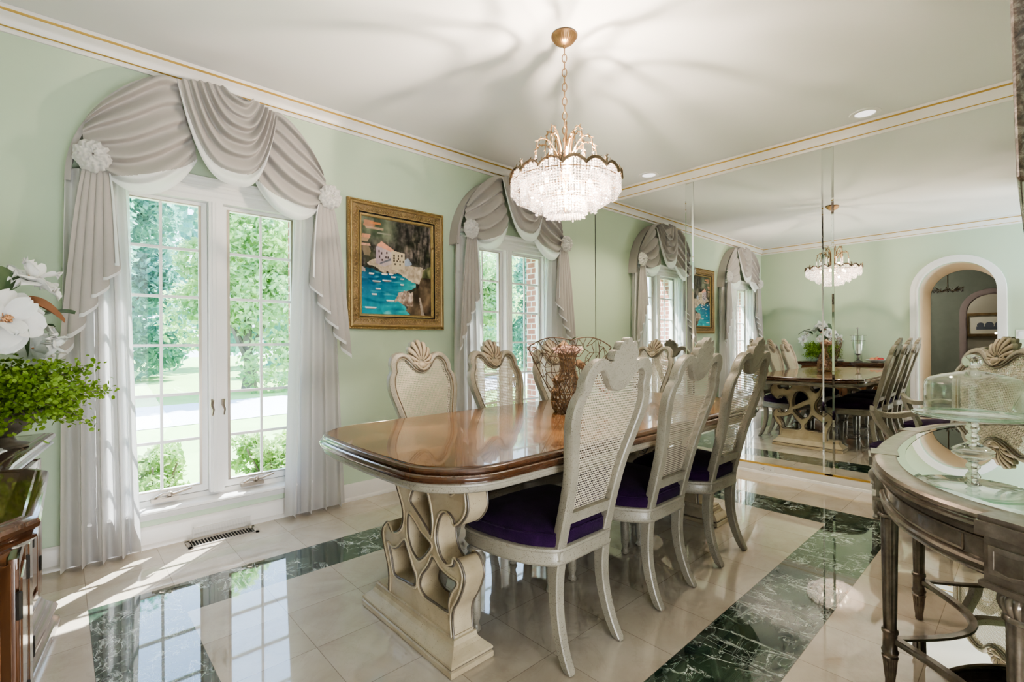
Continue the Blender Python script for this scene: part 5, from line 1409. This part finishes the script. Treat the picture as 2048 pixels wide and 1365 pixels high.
# ================================================================== CAMERA AND LIGHT
cam = bpy.data.cameras.new('camera'); co = bpy.data.objects.new('camera', cam); C.objects.link(co)
yaw, pitch, roll = radians(47.186), radians(-.0103), radians(-.3247)
fw = Vector((cos(yaw) * cos(pitch), sin(yaw) * cos(pitch), sin(pitch))); rt = Vector((sin(yaw), -cos(yaw), 0)); up = rt.cross(fw)
cr_, sr_ = cos(roll), sin(roll); R_ = rt * cr_ + up * sr_; U_ = up * cr_ - rt * sr_
co.matrix_world = Matrix(((R_.x, U_.x, -fw.x, 0), (R_.y, U_.y, -fw.y, 0), (R_.z, U_.z, -fw.z, 1.13), (0, 0, 0, 1)))
cam.sensor_width = 36; cam.lens = 977.86 / 2048 * 36; cam.clip_start = .03; cam.clip_end = 200
bpy.context.scene.camera = co

def lamp(name, kind, loc, energy, color=(1, 1, 1), direction=None, **k):
    l = bpy.data.lights.new(name, kind); l.energy = energy; l.color = color
    for a, b in k.items(): setattr(l, a, b)
    o = bpy.data.objects.new(name, l); o.location = loc
    if direction is not None: o.rotation_euler = Vector(direction).to_track_quat('-Z', 'Y').to_euler()
    C.objects.link(o); return o
lamp('sun', 'SUN', (0, 20, 20), 15.0, (1, .96, .88), (-.55, -.51, -1), angle=radians(.55))
lamp('back_fill_light', 'AREA', (.4, -2.9, 1.5), 24, (.97, .985, 1.0), (.3, 1, .0), shape='RECTANGLE', size=3.0, size_y=2.2)  # added soft fill from behind the camera, no real fitting
lamp('low_fill_light', 'AREA', (.4, -1.3, .12), 60, (.97, .985, 1.0), (.45, .9, 1.0), shape='RECTANGLE', size=1.6, size_y=1.2)  # added upturned fill near the floor, lifts the ceiling
for z, e, r in ((2.035, 44, .010), (1.87, 20, .010)):
    l = bpy.data.lights.new('chandelier_glow', 'POINT'); l.energy = e; l.color = (1, .82, .66); l.shadow_soft_size = r
    o = bpy.data.objects.new('chandelier_glow', l); o.location = (.05, .03, z); link(o, cd)
lamp('far_window_glow', 'SPOT', (1.0, -1.9, 1.7), 90, (.42, .74, 1), (-1.38, 2.0, .62), spot_size=radians(34), spot_blend=1.0, shadow_soft_size=.15)
lamp('hall_fill', 'POINT', (-3.4, 2.3, 1.9), 26, (1, .93, .84), shadow_soft_size=.01)  # added point fill kept out of sight, brightens the hall
lamp('passage_fill', 'POINT', (-1.0, .42, 1.2), 3.2, (1, .87, .70), shadow_soft_size=.01)  # added point fill hidden by the jamb, evens out the passage
lamp('far_room_fill', 'POINT', (-5.7, 1.8, 2.4), 14, (1, .92, .8), shadow_soft_size=.01)  # point fill without a fitting, brightens the far room

wd = bpy.data.worlds.new('sky'); bpy.context.scene.world = wd; wd.use_nodes = True
nt = wd.node_tree; bg = nt.nodes['Background']; tc = nt.nodes.new('ShaderNodeTexCoord'); sx = nt.nodes.new('ShaderNodeSeparateXYZ'); rp = nt.nodes.new('ShaderNodeValToRGB')
nt.links.new(tc.outputs['Generated'], sx.inputs[0]); nt.links.new(sx.outputs[2], rp.inputs[0]); nt.links.new(rp.outputs[0], bg.inputs[0])
rp.color_ramp.elements[0].position = 0; rp.color_ramp.elements[0].color = (.86, .93, 1, 1); rp.color_ramp.elements[1].position = .6; rp.color_ramp.elements[1].color = (.50, .70, 1, 1)
bg.inputs[1].default_value = 3.0

sc = bpy.context.scene
sc.view_settings.view_transform = 'AgX'; sc.view_settings.look = 'AgX - Medium High Contrast'; sc.view_settings.exposure = 1.18; sc.view_settings.gamma = 1.0
cy = sc.cycles
cy.use_denoising = True; cy.max_bounces = 8; cy.diffuse_bounces = 3; cy.glossy_bounces = 5; cy.transmission_bounces = 6; cy.transparent_max_bounces = 14
cy.caustics_reflective = True; cy.caustics_refractive = False; cy.sample_clamp_indirect = 6; cy.sample_clamp_direct = 0; cy.blur_glossy = .3
cy.use_adaptive_sampling = True; cy.adaptive_threshold = .08; cy.adaptive_min_samples = 14
